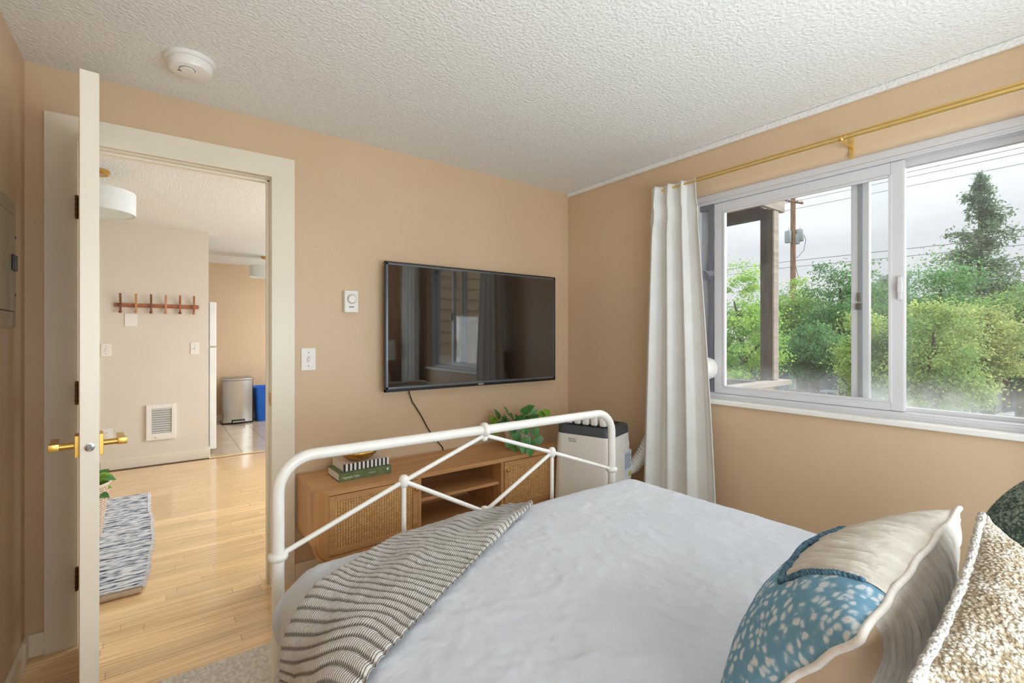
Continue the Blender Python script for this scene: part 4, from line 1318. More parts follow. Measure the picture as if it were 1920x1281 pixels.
obj('lamp_shade', MB().lathe([(0.17, 0.36), (0.155, 0.60), (0.150, 0.60), (0.165, 0.36)], (0, 0, 0), 40), mat('linen_shade', (226, 220, 208), 0.9), tl, world=False, smooth=True, auto=50)

# ------------------------------------------------------------------ rug under the bed
M_rug = mat('woven_wool_rug', (226, 221, 212), 1.0, c2=(200, 193, 182), nscale=70, lo=0.4, hi=0.6, bump=0.6, bscale=160, bdist=0.004, spec=0.05)
def rug_f(a, b2):
    x, y = 0.0 + 1.90 * a, 0.45 + 1.705 * b2
    rowi = y / 0.021
    off = 0.5 if int(math.floor(rowi)) % 2 else 0.0
    kx = (x / 0.03 + off)
    bump_ = abs(math.sin(PI * rowi)) ** 0.6 * abs(math.sin(PI * kx)) ** 0.5
    return (x, y, 0.006 + 0.010 * bump_)
mb = MB().grid(rug_f, 410, 420)
tag(obj('area_rug', mb, M_rug, smooth=True), 'chunky off-white woven rug under the foot of the bed', 'rug')
# ================================================================== HALL AND KITCHEN
WF = 5.88
ra = thing('coat_rack', 'wooden wall coat rack with six pegs in the hall', 'coat rack', (0.008, WF, 1.57))
obj('backboard', MB().box(-0.337, 0.337, -0.016, 0, -0.019, 0.019, 0.003), M_teak, ra, world=False)
M_teak2 = mat('pale_reddish_wood', (204, 150, 112), 0.4, c2=(180, 122, 86), nscale=4, stretch=(20, 20, 2))
M_teak3 = mat('dark_reddish_wood', (136, 88, 62), 0.4, c2=(112, 68, 46), nscale=4, stretch=(20, 20, 2))
for i in range(6):
    x = -0.29 + i * 0.1165
    mb = MB().prism([(-0.014, -0.055), (-0.026, -0.070), (-0.032, -0.05), (-0.030, 0.03), (-0.052, 0.108), (-0.044, 0.112), (-0.018, 0.03), (-0.016, -0.02)], x - 0.0085, x + 0.0085, 'x')
    h = obj('peg', mb, (M_teak3, M_teak2, M_teak3, M_teak2, M_teak, M_teak)[i], ra, world=False)
    obj('peg_end', MB().lathe([(0.002, -0.018), (0.012, -0.014), (0.015, -0.004), (0.010, 0.008), (0.003, 0.012)], (x, -0.03, -0.060), 12), (M_teak3, M_teak2)[i % 2], h, world=False, smooth=True)
switch_plate(-0.206, WF, 1.428, 'blank white wall plate under the coat rack', toggle=False, w_=0.09, h=0.122)
switch_plate(-0.388, WF, 1.140, 'hall light switch at the left edge of the cream wall')
switch_plate(0.309, WF, 1.144, 'hall light switch near the right end of the cream wall')
ol = thing('wall_outlet', 'white power outlet low on the hall wall behind the door handle', 'outlet', (-0.381, WF, 0.336))
obj('plate', MB().box(-0.038, 0.038, -0.006, 0, -0.06, 0.06, 0.002), M_white, ol, world=False)
for s in (-1, 1):
    k = obj('socket', MB().lathe([(0.016, 0.0), (0.016, -0.002), (0.002, -0.0022)], (0, -0.006, s * 0.02), 18, 'y'), M_white, ol, world=False)
    obj('socket_slots', MB().box(-0.008, -0.005, -0.009, -0.0078, s * 0.02 - 0.003, s * 0.02 + 0.006).box(0.005, 0.008, -0.009, -0.0078, s * 0.02 - 0.003, s * 0.02 + 0.006), M_ink, k, world=False)

ht = thing('wall_heater', 'white wall heater with a slatted grille low on the hall wall', 'heater', (0.0295, WF, 0.4185))
w2, h2 = 0.1175, 0.1745
mb = MB()
gx0, gx1, gz0, gz1 = -0.075, 0.085, -0.11, 0.135
for a in ((-w2, gx0, -h2, h2), (gx1, w2, -h2, h2), (gx0, gx1, -h2, gz0), (gx0, gx1, gz1, h2)):
    mb.box(a[0], a[1], -0.022, 0, a[2], a[3], 0.003)
obj('heater_frame', mb, M_white, ht, world=False)
obj('heater_core', MB().box(gx0, gx1, -0.006, -0.001, gz0, gz1), M_black, ht, world=False)
M_slat = mat('grille_slat', (206, 204, 200), 0.4)
for i in range(11):
    z = gz0 + 0.012 + i * (gz1 - gz0 - 0.02) / 10
    mb = MB().prism([(-0.020, z - 0.009), (-0.019, z - 0.0075), (-0.009, z + 0.0095), (-0.010, z + 0.008)], gx0 + 0.001, gx1 - 0.001, 'x')
    obj('slat', mb, M_slat, ht, world=False)
obj('thermostat_knob', MB().lathe([(0.012, -0.022), (0.012, -0.03), (0.004, -0.031)], (-0.03, 0, -0.142), 16, 'y'), M_white, ht, world=False)

# ------------------------------------------------------------------ drum ceiling lamps
M_shade = mat('white_fabric_shade', (232, 236, 236), 0.9, c2=(226, 231, 232), nscale=40)
M_diff = mat('frosted_diffuser', (216, 224, 224), 0.6)
cl = thing('drum_ceiling_lamp', 'white drum ceiling lamp with brass fitting in the hall, partly behind the door', 'ceiling light', (-0.315, 4.107, H), group='drum ceiling lamps')
obj('canopy', MB().lathe([(0.065, 0.0), (0.065, -0.022), (0.058, -0.03), (0.02, -0.032)], (0, 0, 0), 32), M_brass, cl, world=False, smooth=True, auto=40)
obj('stem', MB().tube([(0, 0, -0.03), (0, 0, -0.15)], 0.008, 12), M_brass, cl, world=False, smooth=True)
obj('shade', MB().lathe([(0.2, -0.135), (0.2, -0.28), (0.196, -0.28), (0.196, -0.135)], (0, 0, 0), 56), M_shade, cl, world=False, smooth=True, auto=40)
obj('diffuser', MB().lathe([(0.195, -0.272), (0.195, -0.276), (0.01, -0.277)], (0, 0, 0), 48), M_diff, cl, world=False, smooth=True, auto=40)
obj('finial', MB().lathe([(0.004, -0.275), (0.009, -0.280), (0.009, -0.288), (0.002, -0.294)], (0, 0, 0), 14), M_brass, cl, world=False, smooth=True)
clone(cl, (1.20, 7.25, H), label='small-looking white drum ceiling lamp in the kitchen, far through the doorway')

# ------------------------------------------------------------------ striped runner with one end curled up
def runner_mat():
    m, t, b = newmat('rag_runner')
    L = t.links.new
    b.inputs['Roughness'].default_value = 1.0
    b.inputs['Specular IOR Level'].default_value = 0.05
    co = t.nodes.new('ShaderNodeTexCoord')
    def noise_(sc, s, d=3):
        mp = t.nodes.new('ShaderNodeMapping'); mp.inputs['Scale'].default_value = sc
        L(co.outputs['UV'], mp.inputs['Vector'])
        n_ = t.nodes.new('ShaderNodeTexNoise'); n_.inputs['Scale'].default_value = s; n_.inputs['Detail'].default_value = d
        L(mp.outputs[0], n_.inputs['Vector'])
        return n_.outputs['Fac']
    a = noise_((1.2, 60, 1), 1.0, 2)        # bands across the runner
    c_ = noise_((16, 110, 1), 1.0, 2)       # short dashes of rag
    mx = t.nodes.new('ShaderNodeMath'); mx.operation = 'MULTIPLY_ADD'; mx.inputs[1].default_value = 0.65
    L(a, mx.inputs[0])
    m2 = t.nodes.new('ShaderNodeMath'); m2.operation = 'MULTIPLY'; m2.inputs[1].default_value = 0.75
    L(c_, m2.inputs[0]); L(m2.outputs[0], mx.inputs[2])
    r = t.nodes.new('ShaderNodeValToRGB')
    e = r.color_ramp.elements
    e[0].position, e[0].color = 0.55, lin((58, 62, 74))
    e[1].position, e[1].color = 0.76, lin((226, 228, 232))
    x = e.new(0.63); x.color = lin((142, 152, 168))
    x = e.new(0.69); x.color = lin((190, 196, 206))
    L(mx.outputs[0], r.inputs['Fac'])
    L(r.outputs['Color'], b.inputs['Base Color'])
    bp = t.nodes.new('ShaderNodeBump'); bp.inputs['Strength'].default_value = 0.5; bp.inputs['Distance'].default_value = 0.004
    L(c_, bp.inputs['Height']); L(bp.outputs[0], b.inputs['Normal'])
    return m
def run_edge(y):
    return -0.040 + 0.015 * math.sin((y - 2.98) * 3.6 - 1.3) + 0.003 * math.sin(y * 14)
RL = 1.86
def run_f(a, b2):
    s = b2 * RL                                   # length from the near (curled) end
    if s < 0.07:                                  # the end lifts off the floor
        y = 2.975 + s * 0.9
        z = 0.010 + 0.028 * (1 - s / 0.07) ** 1.4
    else:
        y = 2.975 + 0.063 + (s - 0.07)
        z = 0.010 + 0.0015 * math.sin(s * 40)
    x1 = run_edge(y)
    return (-0.95 + (x1 + 0.95) * a, y, z)
rn = thing('runner_rug', 'grey and white rag runner with a curled near end in the hall', 'rug', (-0.5, 3.9, 0))
o = obj('rug_weave', MB().grid(run_f, 50, 160), runner_mat(), rn, smooth=True)
M_back = mat('rug_backing', (206, 190, 168), 0.95, c2=(190, 172, 150), nscale=30)
obj('rug_backing', MB().tube([(-0.95, 2.985, 0.0185), (-0.6, 2.983, 0.0185), (-0.3, 2.985, 0.0185), (run_edge(2.985) - 0.006, 2.987, 0.0185)], 0.0175, 14), M_back, rn, smooth=True, auto=50)
mb = MB()
for i in range(120):
    y = 3.03 + i * 1.80 / 120
    x = run_edge(y)
    mb.tube([(x - 0.006, y, 0.011), (x + random.uniform(0.008, 0.016), y + random.uniform(-0.004, 0.004), 0.006)], 0.0035, 5)
tag(obj('fringe', mb, mat('white_yarn', (228, 228, 230), 1.0), rn), kind='stuff')

# woven basket with a small plant, mostly behind the door
bx, by = -0.408, 3.95
bs = thing('woven_basket', 'white and tan woven basket on the runner, half hidden by the door', 'basket', (bx, by, 0.0115))
def basket_mat():
    m, t, b = newmat('basket_weave')
    L = t.links.new
    b.inputs['Roughness'].default_value = 0.9
    co = t.nodes.new('ShaderNodeTexCoord')
    ck = t.nodes.new('ShaderNodeTexBrick')
    ck.inputs['Scale'].default_value = 1.0
    ck.inputs['Color1'].default_value = lin((232, 222, 208)); ck.inputs['Color2'].default_value = lin((222, 206, 188)); ck.inputs['Mortar'].default_value = lin((166, 130, 100))
    ck.inputs['Mortar Size'].default_value = 0.12
    ck.inputs['Brick Width'].default_value = 1.0; ck.inputs['Row Height'].default_value = 0.6
    mp = t.nodes.new('ShaderNodeMapping'); mp.inputs['Scale'].default_value = (56, 14, 1)
    L(co.outputs['UV'], mp.inputs['Vector']); L(mp.outputs[0], ck.inputs['Vector'])
    L(ck.outputs['Color'], b.inputs['Base Color'])
    return m
M_bask = basket_mat()
def bask_f(a, b2):
    r = 0.125 + 0.042 * b2 + 0.003 * math.sin(b2 * 26 * PI) * math.sin(a * 56 * PI)
    return (r * math.cos(2 * PI * a), r * math.sin(2 * PI * a), 0.34 * b2)
obj('basket_wall', MB().grid(bask_f, 112, 52), M_bask, bs, smooth=True, world=False)
obj('basket_floor', MB().lathe([(0.126, 0), (0.126, 0.01), (0.01, 0.012)], (0, 0, 0), 32), M_bask, bs, world=False)
obj('basket_rim', MB().tube([(0.168 * math.cos(2 * PI * i / 40), 0.168 * math.sin(2 * PI * i / 40), 0.34) for i in range(40)], 0.007, 8, closed=True), mat('basket_rim', (226, 214, 198), 0.9), bs, smooth=True, world=False)
pl = thing('basket_plant', 'leafy green plant in the woven basket behind the door', 'plant', (bx, by, 0.024))
obj('nursery_pot', MB().lathe([(0.10, 0), (0.12, 0.24), (0.112, 0.24), (0.09, 0.02)], (0, 0, 0), 28), M_black, pl, world=False, smooth=True, auto=40)
obj('potting_soil', MB().lathe([(0.11, 0.20), (0.114, 0.225), (0.01, 0.23)], (0, 0, 0), 24), mat('potting_soil', (60, 44, 32), 1.0), pl, world=False)
stems = MB()
for i in range(34):
    a = random.uniform(0, 2 * PI)
    rr = random.uniform(0.04, 0.16)
    z = 0.375 + random.uniform(-0.05, 0.05) - rr * 0.2
    p = Vector((bx + rr * math.cos(a), by + rr * math.sin(a), z))
    put_leaf(pl, LM2 if i % 3 else LM1, p, (math.cos(a), math.sin(a), random.uniform(-0.3, 0.5)), (0, -0.4, 1), random.uniform(0.045, 0.07))
    stems.tube([(bx + 0.02 * math.cos(a), by + 0.02 * math.sin(a), 0.245), tuple(p)], 0.0018, 5)
for dx, dz in ((0.165, 0.36), (0.172, 0.385), (0.17, 0.345)):
    p = Vector((bx + dx * 0.80 - 0.02, by - dx * 0.60 + 0.06, dz))
    put_leaf(pl, LM2, p, (0.8, -0.4, 0.3), (-0.3, -0.6, 0.7), 0.05)
    stems.tube([(bx, by, 0.245), (bx + 0.05, by - 0.02, 0.36), tuple(p)], 0.0018, 5)
obj('stems', stems, M_leaf2, pl)

# ------------------------------------------------------------------ fridge, bins
fr = thing('refrigerator', 'white two-door refrigerator, only its door edges showing past the hall wall', 'refrigerator', (0.1, 6.4, 0))
obj('cabinet', MB().box(-0.22, 0.443, 6.03, 6.73, 0.03, 1.642, 0.006), M_appl, fr)
obj('fridge_door', MB().box(0.448, 0.512, 6.03, 6.73, 0.055, 1.150, 0.008), M_appl, fr)
obj('freezer_door', MB().box(0.448, 0.512, 6.03, 6.73, 1.163, 1.640, 0.008), M_appl, fr)
obj('hinge', MB().box(0.43, 0.505, 6.035, 6.075, 1.151, 1.162, 0.002), M_chrome, fr)
obj('foot', MB().box(0.30, 0.48, 6.05, 6.70, 0.0, 0.05, 0.003), mat('kick_grey', (150, 148, 144), 0.5), fr)
tb = thing('trash_can', 'stainless steel pedal trash can against the kitchen wall', 'trash can', (0.94, 8.04, 0))
def dplan(w_, d_, b_):
    n_ = 14
    P = [(w_ / 2, d_ / 2), (-w_ / 2, d_ / 2), (-w_ / 2, -d_ / 2 + 0.03)]
    P += [(-w_ / 2 + 0.015 + (w_ - 0.03) * i / n_, -d_ / 2 + 0.01 - b_ * math.sin(PI * i / n_)) for i in range(n_ + 1)]
    return P + [(w_ / 2, -d_ / 2 + 0.03)]
obj('can_body', loft([(dplan(.395, .29, .022), .022), (dplan(.395, .29, .022), .625)]), M_steel, tb, world=False, smooth=True, auto=40)
obj('base_ring', loft([(dplan(.40, .295, .022), 0), (dplan(.40, .295, .022), .024)]), M_black, tb, world=False, smooth=True, auto=40)
obj('lid', loft([(dplan(.405, .30, .022), .632), (dplan(.405, .30, .022), .655), (dplan(.37, .26, .02), .674)]), M_steel, tb, world=False, smooth=True, auto=30)
obj('lid_gasket', loft([(dplan(.39, .285, .022), .624), (dplan(.39, .285, .022), .633)]), M_black, tb, world=False)
pdl = obj('pedal', MB().box(-0.075, 0.075, -0.21, -0.14, 0.03, 0.048, 0.004), M_steel, tb, world=False)
obj('pedal_recess', MB().box(-0.085, 0.085, -0.178, -0.13, 0.022, 0.062, 0.003), M_black, pdl, world=False)
rb = thing('recycling_bin', 'blue plastic recycling bin beside the steel trash can', 'recycling bin', (1.36, 8.05, 0))
mb = loft([(rrect(.33, .26, .03), 0.0), (rrect(.385, .32, .03), .50), (rrect(.37, .305, .03), .50), (rrect(.32, .25, .03), .012)])
obj('bin_shell', mb, M_blue, rb, world=False, smooth=True, auto=40)
obj('rim', MB().tube([(x, y, .505) for x, y in rrect(.39, .325, .03)], 0.008, 8, closed=True), M_blue, rb, world=False, smooth=True)
sy = mat('white_print', (214, 226, 240), 0.5)
mb = MB()
for k in range(3):                                  # three chasing arrows
    a0 = PI / 2 + k * 2 * PI / 3
    P0 = [Vector((math.cos(a0 + t_), 0, math.sin(a0 + t_))) * 0.04 for t_ in (-0.75, -0.25, 0.25)]
    mb.tube([Vector((0, -0.156, 0.30)) + p for p in P0], 0.006, 6)
    tdir = (P0[2] - P0[1]).normalized()
    mb.tube([Vector((0, -0.156, 0.30)) + P0[2], Vector((0, -0.156, 0.30)) + P0[2] + tdir * 0.022], [0.013, 0.001], 6)
obj('recycling_arrows', mb, sy, rb, world=False)
# ================================================================== OUTSIDE
GZ = -3.0
M_road = mat('asphalt', (120, 120, 122), 0.9, c2=(104, 104, 107), nscale=3, spec=0.2)
struct('ground', MB().box(2.7, 120, -40, 90, GZ - 0.3, GZ), M_road, 'grey street below the window')
M_walk = mat('pavement', (176, 172, 166), 0.9)
struct('trim_pavement', MB().box(25.3, 26.3, -20, 40, GZ, GZ + 0.12), M_walk, 'pavement across the street')
M_grass = mat('grass', (92, 118, 58), 1.0, c2=(70, 96, 44), nscale=2)
struct('ground_verge', MB().box(6.0, 15.5, -20, 40, GZ, GZ + 0.08), M_grass, 'grass verge under the trees')

# ------------------------------------------------------------------ deck roof, post and railing beside the window
M_tim = mat('weathered_brown_timber', (88, 81, 82), 0.85, c2=(64, 59, 61), nscale=5, stretch=(6, 6, 0.8), bump=0.2, bscale=30, bstretch=(4, 4, 0.5))
M_tim2 = mat('grey_timber', (172, 164, 156), 0.85, c2=(146, 138, 130), nscale=5, stretch=(0.8, 6, 6))
M_soffit = mat('tan_soffit', (186, 160, 130), 0.8)
dk = thing('covered_deck', 'brown timber deck post with roof beam and railing outside the left half of the window', 'deck', (3.88, 1.795, GZ))
obj('post', MB().box(3.842, 3.922, 1.748, 1.842, GZ, 2.275, 0.004), M_tim, dk)
obj('post_lit_face', MB().box(3.842, 3.922, 1.735, 1.7475, 0.93, 2.255, 0.003), M_tim2, dk)  # thin paler board added so this side of the post reads as lit
obj('edge_beam', MB().box(2.72, 4.01, 1.728, 1.766, 2.258, 2.372, 0.003), M_tim2, dk)
obj('front_beam', MB().box(3.842, 3.93, 1.842, 6.2, 2.214, 2.30, 0.003), M_tim, dk)
for i in range(12):
    x0 = 2.70 + i * 0.0965
    obj('soffit_board', MB().box(x0 + 0.002, x0 + 0.0945, 1.768, 6.2, 2.302, 2.32), M_soffit, dk)
obj('roof', MB().box(2.69, 4.0, 1.768, 6.25, 2.335, 2.40), M_tim2, dk)
obj('side_rail', MB().box(2.70, 4.05, 1.690, 1.785, 0.888, 0.926, 0.004), M_tim2, dk)
obj('front_rail', MB().box(3.838, 3.935, 1.842, 6.2, 0.868, 0.908, 0.004), M_tim, dk)
for i in range(8):
    x0 = 2.70 + i * 0.142
    obj('side_board', MB().box(x0 + 0.003, x0 + 0.139, 1.735, 1.755, -0.10, 0.886, 0.002), M_soffit, dk)
for i in range(30):
    y0 = 1.85 + i * 0.142
    obj('front_board', MB().box(3.875, 3.893, y0 + 0.003, y0 + 0.139, -0.10, 0.866, 0.002), M_tim, dk)
obj('deck_floor', MB().box(2.69, 3.95, 1.735, 6.2, -0.14, -0.10), M_tim2, dk)

# ------------------------------------------------------------------ clapboard wing of this building (it shows in the television)
wg = thing('building_wing', 'pale clapboard wing of the building, reflected in the television', 'building', (4.1, -1.5, GZ))
M_clap = mat('cream_clapboard', (236, 208, 172), 0.7, c2=(230, 200, 162), nscale=3, stretch=(0.5, 6, 6))
obj('wall', MB().box(2.69, 5.6, -3.5, -1.33, GZ, 4.2), M_clap, wg)
for i in range(24):
    z = -0.7 + i * 0.17
    obj('siding_board', MB().prism([(-1.329, z), (-1.300, z + 0.002), (-1.318, z + 0.17), (-1.329, z + 0.17)], 2.69, 5.6, 'x'), M_clap, wg)
obj('corner_board', MB().box(5.58, 5.70, -1.345, -1.285, GZ, 4.2), M_vinyl, wg)

# ------------------------------------------------------------------ trees
def foliage_mat():
    m, t, b = newmat('foliage')
    L = t.links.new
    at = t.nodes.new('ShaderNodeAttribute')
    at.attribute_name = 'leaf_tint'
    b.inputs['Roughness'].default_value = 0.6
    b.inputs['Specular IOR Level'].default_value = 0.2
    L(at.outputs['Color'], b.inputs['Base Color'])
    tr = t.nodes.new('ShaderNodeBsdfTranslucent')
    L(at.outputs['Color'], tr.inputs[0])
    mx = t.nodes.new('ShaderNodeMixShader')
    mx.inputs[0].default_value = 0.45
    o = [n for n in t.nodes if n.type == 'OUTPUT_MATERIAL'][0]
    L(b.outputs[0], mx.inputs[1]); L(tr.outputs[0], mx.inputs[2]); L(mx.outputs[0], o.inputs[0])
    return m
M_fol = foliage_mat()
M_bark = mat('bark', (96, 82, 70), 0.95, c2=(66, 56, 48), nscale=8, stretch=(6, 6, 1))
def leaf_cloud(name, P, Nv, size, tint, parent, aspect=0.6):
    n = len(P)
    Nv = Nv / (np.linalg.norm(Nv, axis=1, keepdims=True) + 1e-9)
    a = rng.normal(size=(n, 3))
    U = np.cross(Nv, a); U /= np.linalg.norm(U, axis=1, keepdims=True) + 1e-9
    W = np.cross(Nv, U)
    s = (size * rng.uniform(0.6, 1.3, n))[:, None]
    V = np.stack([P - U * s * 0.5, P + W * s * aspect * 0.5 + Nv * s * 0.08, P + U * s * 0.5, P - W * s * aspect * 0.5 + Nv * s * 0.08], 1).reshape(-1, 3)
    V -= np.array(parent.location)
    me = bpy.data.meshes.new(name)
    me.vertices.add(4 * n); me.vertices.foreach_set('co', V.astype(np.float32).ravel())
    me.loops.add(4 * n); me.loops.foreach_set('vertex_index', np.arange(4 * n, dtype=np.int32))
    me.polygons.add(n); me.polygons.foreach_set('loop_start', np.arange(0, 4 * n, 4, dtype=np.int32))
    me.update(calc_edges=True)
    at = me.color_attributes.new('leaf_tint', 'FLOAT_COLOR', 'POINT')
    c = np.concatenate([np.repeat(tint, 4, axis=0), np.ones((4 * n, 1))], 1).astype(np.float32)
    at.data.foreach_set('color', c.ravel())
    me.materials.append(M_fol)
    o = bpy.data.objects.new(name, me)
    COL.objects.link(o)
    o.parent = parent
    o['kind'] = 'stuff'
    return o
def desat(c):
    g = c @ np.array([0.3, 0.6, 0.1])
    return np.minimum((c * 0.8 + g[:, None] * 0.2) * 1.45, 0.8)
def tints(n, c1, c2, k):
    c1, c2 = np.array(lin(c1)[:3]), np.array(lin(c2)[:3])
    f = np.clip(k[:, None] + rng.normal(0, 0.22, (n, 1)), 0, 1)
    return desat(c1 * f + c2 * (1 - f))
def trunk(root, x, y, z0, z1, r):
    pts = [(x, y, z0), (x + 0.05, y, z0 + (z1 - z0) * 0.4), (x - 0.03, y + 0.05, z1)]
    mb = MB().tube(pts, [r, r * 0.8, r * 0.35], 10)
    for i in range(5):
        a = i * 2.4
        zb = z0 + (z1 - z0) * (0.55 + 0.08 * i)
        mb.tube([(x, y, zb), (x + math.cos(a) * (z1 - z0) * 0.13, y + math.sin(a) * (z1 - z0) * 0.13, zb + (z1 - z0) * 0.17)], [r * 0.4, r * 0.12], 6)
    obj('trunk', mb, M_bark, root, smooth=True, auto=50)
TREES = [
    # px, top, bottom, half width px, depth, leaf px, count, light, dark, label
    (1392, 470, 790, 66, 12.5, 5.5, 14000, (168, 200, 66), (96, 150, 48), 'bright yellow-green tree behind the deck post, left end of the window'),
    (1500, 520, 705, 62, 18.0, 5.0, 10000, (160, 188, 74), (84, 132, 56), 'yellow-green tree behind the utility pole'),
    (1582, 472, 712, 84, 16.0, 5.0, 15000, (112, 160, 84), (52, 104, 62), 'tall mid-green tree right of the utility pole'),
    (1525, 610, 712, 62, 13.5, 5.2, 10000, (104, 152, 78), (46, 100, 60), 'low dark green tree in front of the utility pole'),
    (1622, 575, 780, 58, 11.5, 5.5, 10000, (176, 190, 90), (100, 142, 62), 'yellow-green tree seen beside the window meeting stile'),
    (1672, 580, 800, 52, 10.5, 5.5, 9000, (124, 156, 88), (60, 102, 66), 'dull green tree seen through the narrow strip of the sash'),
    (1765, 468, 720, 92, 17.0, 5.0, 14000, (120, 170, 82), (52, 112, 60), 'round green tree in front of the conifer'),
    (1752, 545, 815, 88, 9.2, 6.0, 16000, (166, 182, 88), (92, 136, 66), 'olive and yellow-green tree nearest the window, at the left of the right-hand pane'),
    (1850, 560, 738, 74, 10.5, 5.5, 13000, (180, 182, 98), (108, 140, 70), 'yellowish tree with pale leaves in the middle of the right-hand pane'),
    (1915, 525, 715, 74, 14.0, 5.0, 11000, (150, 180, 72), (70, 122, 56), 'bright green tree at the right edge of the window'),
    (1950, 590, 735, 60, 12.0, 6.5, 6500, (110, 152, 78), (50, 100, 58), 'dark green tree at the right edge of the window, below the bright one'),
    (1455, 560, 690, 50, 19.0, 5.5, 6000, (150, 180, 78), (80, 126, 60), 'small far tree just right of the deck post'),
]
for (px, yt, ybm, hw, k, lp, cnt, c1, c2, label) in TREES:
    c = ray(px, (yt + ybm) / 2, k)
    r = hw * k / 889.6
    rz = (ybm - yt) / 2 * k / 889.6
    root = thing('deciduous_tree', label, 'tree', (c.x, c.y, GZ), group='trees across from the window')
    trunk(root, c.x, c.y, GZ, c.z + rz * 0.3, 0.11 * r + 0.05)
    nc = 90
    d = rng.normal(size=(nc, 3)); d /= np.linalg.norm(d, axis=1, keepdims=True)
    rad = rng.uniform(0.25, 1.08, (nc, 1)) ** 0.7
    cc = d * rad * np.array([r, r, rz]) * 0.92 + np.array(c)
    taper = np.clip((cc[:, 2] - c.z) / rz, 0, 1)[:, None]
    cc[:, :2] = np.array(c)[:2] + (cc[:, :2] - np.array(c)[:2]) * (1 - 0.35 * taper)
    ci = rng.integers(0, nc, cnt)
    cs = rng.uniform(0.09, 0.24, nc)
    off = rng.normal(size=(cnt, 3)) * np.array([1, 1, 0.6]) * (cs[ci] * r)[:, None]
    P = cc[ci] + off
    out_ = P - np.array(c)
    Nv = out_ / (np.linalg.norm(out_, axis=1, keepdims=True) + 1e-6) * 0.5 + rng.normal(size=(cnt, 3)) * 0.55 + np.array([0, 0, 0.5])
    ctint = rng.uniform(0.15, 0.85, nc)
    leaf_cloud('crown', P, Nv, lp * k / 889.6, tints(cnt, c1, c2, ctint[ci]), root, 0.62)
# backdrop: three big far trees
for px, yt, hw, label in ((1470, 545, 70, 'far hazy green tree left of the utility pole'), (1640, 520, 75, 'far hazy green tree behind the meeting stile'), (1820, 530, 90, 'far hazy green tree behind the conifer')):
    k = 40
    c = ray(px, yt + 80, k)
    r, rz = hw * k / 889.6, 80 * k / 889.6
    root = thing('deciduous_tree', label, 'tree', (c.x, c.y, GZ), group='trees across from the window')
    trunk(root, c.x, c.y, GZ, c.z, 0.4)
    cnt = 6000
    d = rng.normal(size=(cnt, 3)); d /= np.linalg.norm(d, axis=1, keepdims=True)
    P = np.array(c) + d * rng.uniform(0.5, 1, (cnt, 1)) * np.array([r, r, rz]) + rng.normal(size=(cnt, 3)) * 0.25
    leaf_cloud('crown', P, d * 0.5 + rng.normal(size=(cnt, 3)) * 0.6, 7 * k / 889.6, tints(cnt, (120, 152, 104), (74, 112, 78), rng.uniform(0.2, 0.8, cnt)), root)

# conifer
k = 25.0
tip, bot = ray(1838, 322, k), ray(1838, 640, k)
root = thing('conifer_tree', 'tall ragged dark green conifer standing above the other trees', 'tree', (tip.x, tip.y, GZ))
obj('trunk', MB().tube([(tip.x, tip.y, GZ), (tip.x, tip.y, tip.z - 0.2)], [0.32, 0.03], 10), M_bark, root, smooth=True)
P, Nv = [], []
br = MB()
nb = 135
hgt = tip.z - bot.z
for i in range(nb):
    f = (i + random.random()) / nb                   # 0 at the tip
    z = tip.z - 0.25 - f * (hgt - 0.25)
    ln = (0.12 + 3.4 * f ** 0.8) * random.uniform(0.35, 1.12)
    a = random.uniform(0, 2 * PI)
    d = Vector((math.cos(a), math.sin(a), 0))
    e = Vector((tip.x, tip.y, z)) + d * ln + Vector((0, 0, -0.10 * ln + random.uniform(0, 0.3)))
    br.tube([(tip.x, tip.y, z), tuple(e)], [0.03, 0.008], 5)
    m_ = int(45 + 110 * f)
    t_ = rng.uniform(0.25, 1.05, m_)
    base = np.array([tip.x, tip.y, z]) + t_[:, None] * (np.array(e) - np.array([tip.x, tip.y, z]))
    spread = (0.07 + 0.10 * (1 - np.abs(t_ - 0.6)) * ln ** 0.5)[:, None]
    P.append(base + rng.normal(size=(m_, 3)) * spread * np.array([1, 1, 1.15]) + np.array([0, 0, -0.06]))
    Nv.append(rng.normal(size=(m_, 3)) + np.array([0, 0, 0.4]))
P, Nv = np.concatenate(P), np.concatenate(Nv)
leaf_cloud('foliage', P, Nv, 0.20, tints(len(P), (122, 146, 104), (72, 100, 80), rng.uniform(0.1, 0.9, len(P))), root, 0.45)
obj('branches', br, M_bark, root)['kind'] = 'stuff'

# ------------------------------------------------------------------ utility pole and its cables
kp = 24.0
b_ = ray(1487, 700, kp)
pole = thing('utility_pole', 'reddish-brown wooden utility pole with grey transformers', 'utility pole', (b_.x, b_.y, GZ))
M_pole = mat('weathered_pole', (160, 126, 104), 0.9, c2=(128, 92, 72), nscale=3, stretch=(6, 6, 0.6))
topz = ray(1487, 364, kp).z
obj('shaft', MB().tube([(b_.x, b_.y, GZ), (b_.x, b_.y, topz)], [0.16, 0.11], 14), M_pole, pole, smooth=True, auto=50)
rgt = Vector((CA, -SA, 0))
za = ray(1487, 379, kp).z
obj('crossarm', MB().tube([tuple(Vector((b_.x, b_.y, za)) - rgt * 0.45 + Vector((-.12, 0, 0.08))), tuple(Vector((b_.x, b_.y, za)) + rgt * 0.55 + Vector((-.12, 0, -0.08)))], 0.055, 6), M_pole, pole)
for s in (-0.42, -0.25, 0.3, 0.5):
    p = Vector((b_.x, b_.y, za)) + rgt * s + Vector((-.12, 0, -0.05))
    obj('insulator', MB().lathe([(0.03, 0.02), (0.05, 0.05), (0.03, 0.09), (0.05, 0.13), (0.02, 0.18)], tuple(p), 10), M_ceramic, pole, smooth=True)
M_can = mat('transformer_grey', (168, 178, 178), 0.5)
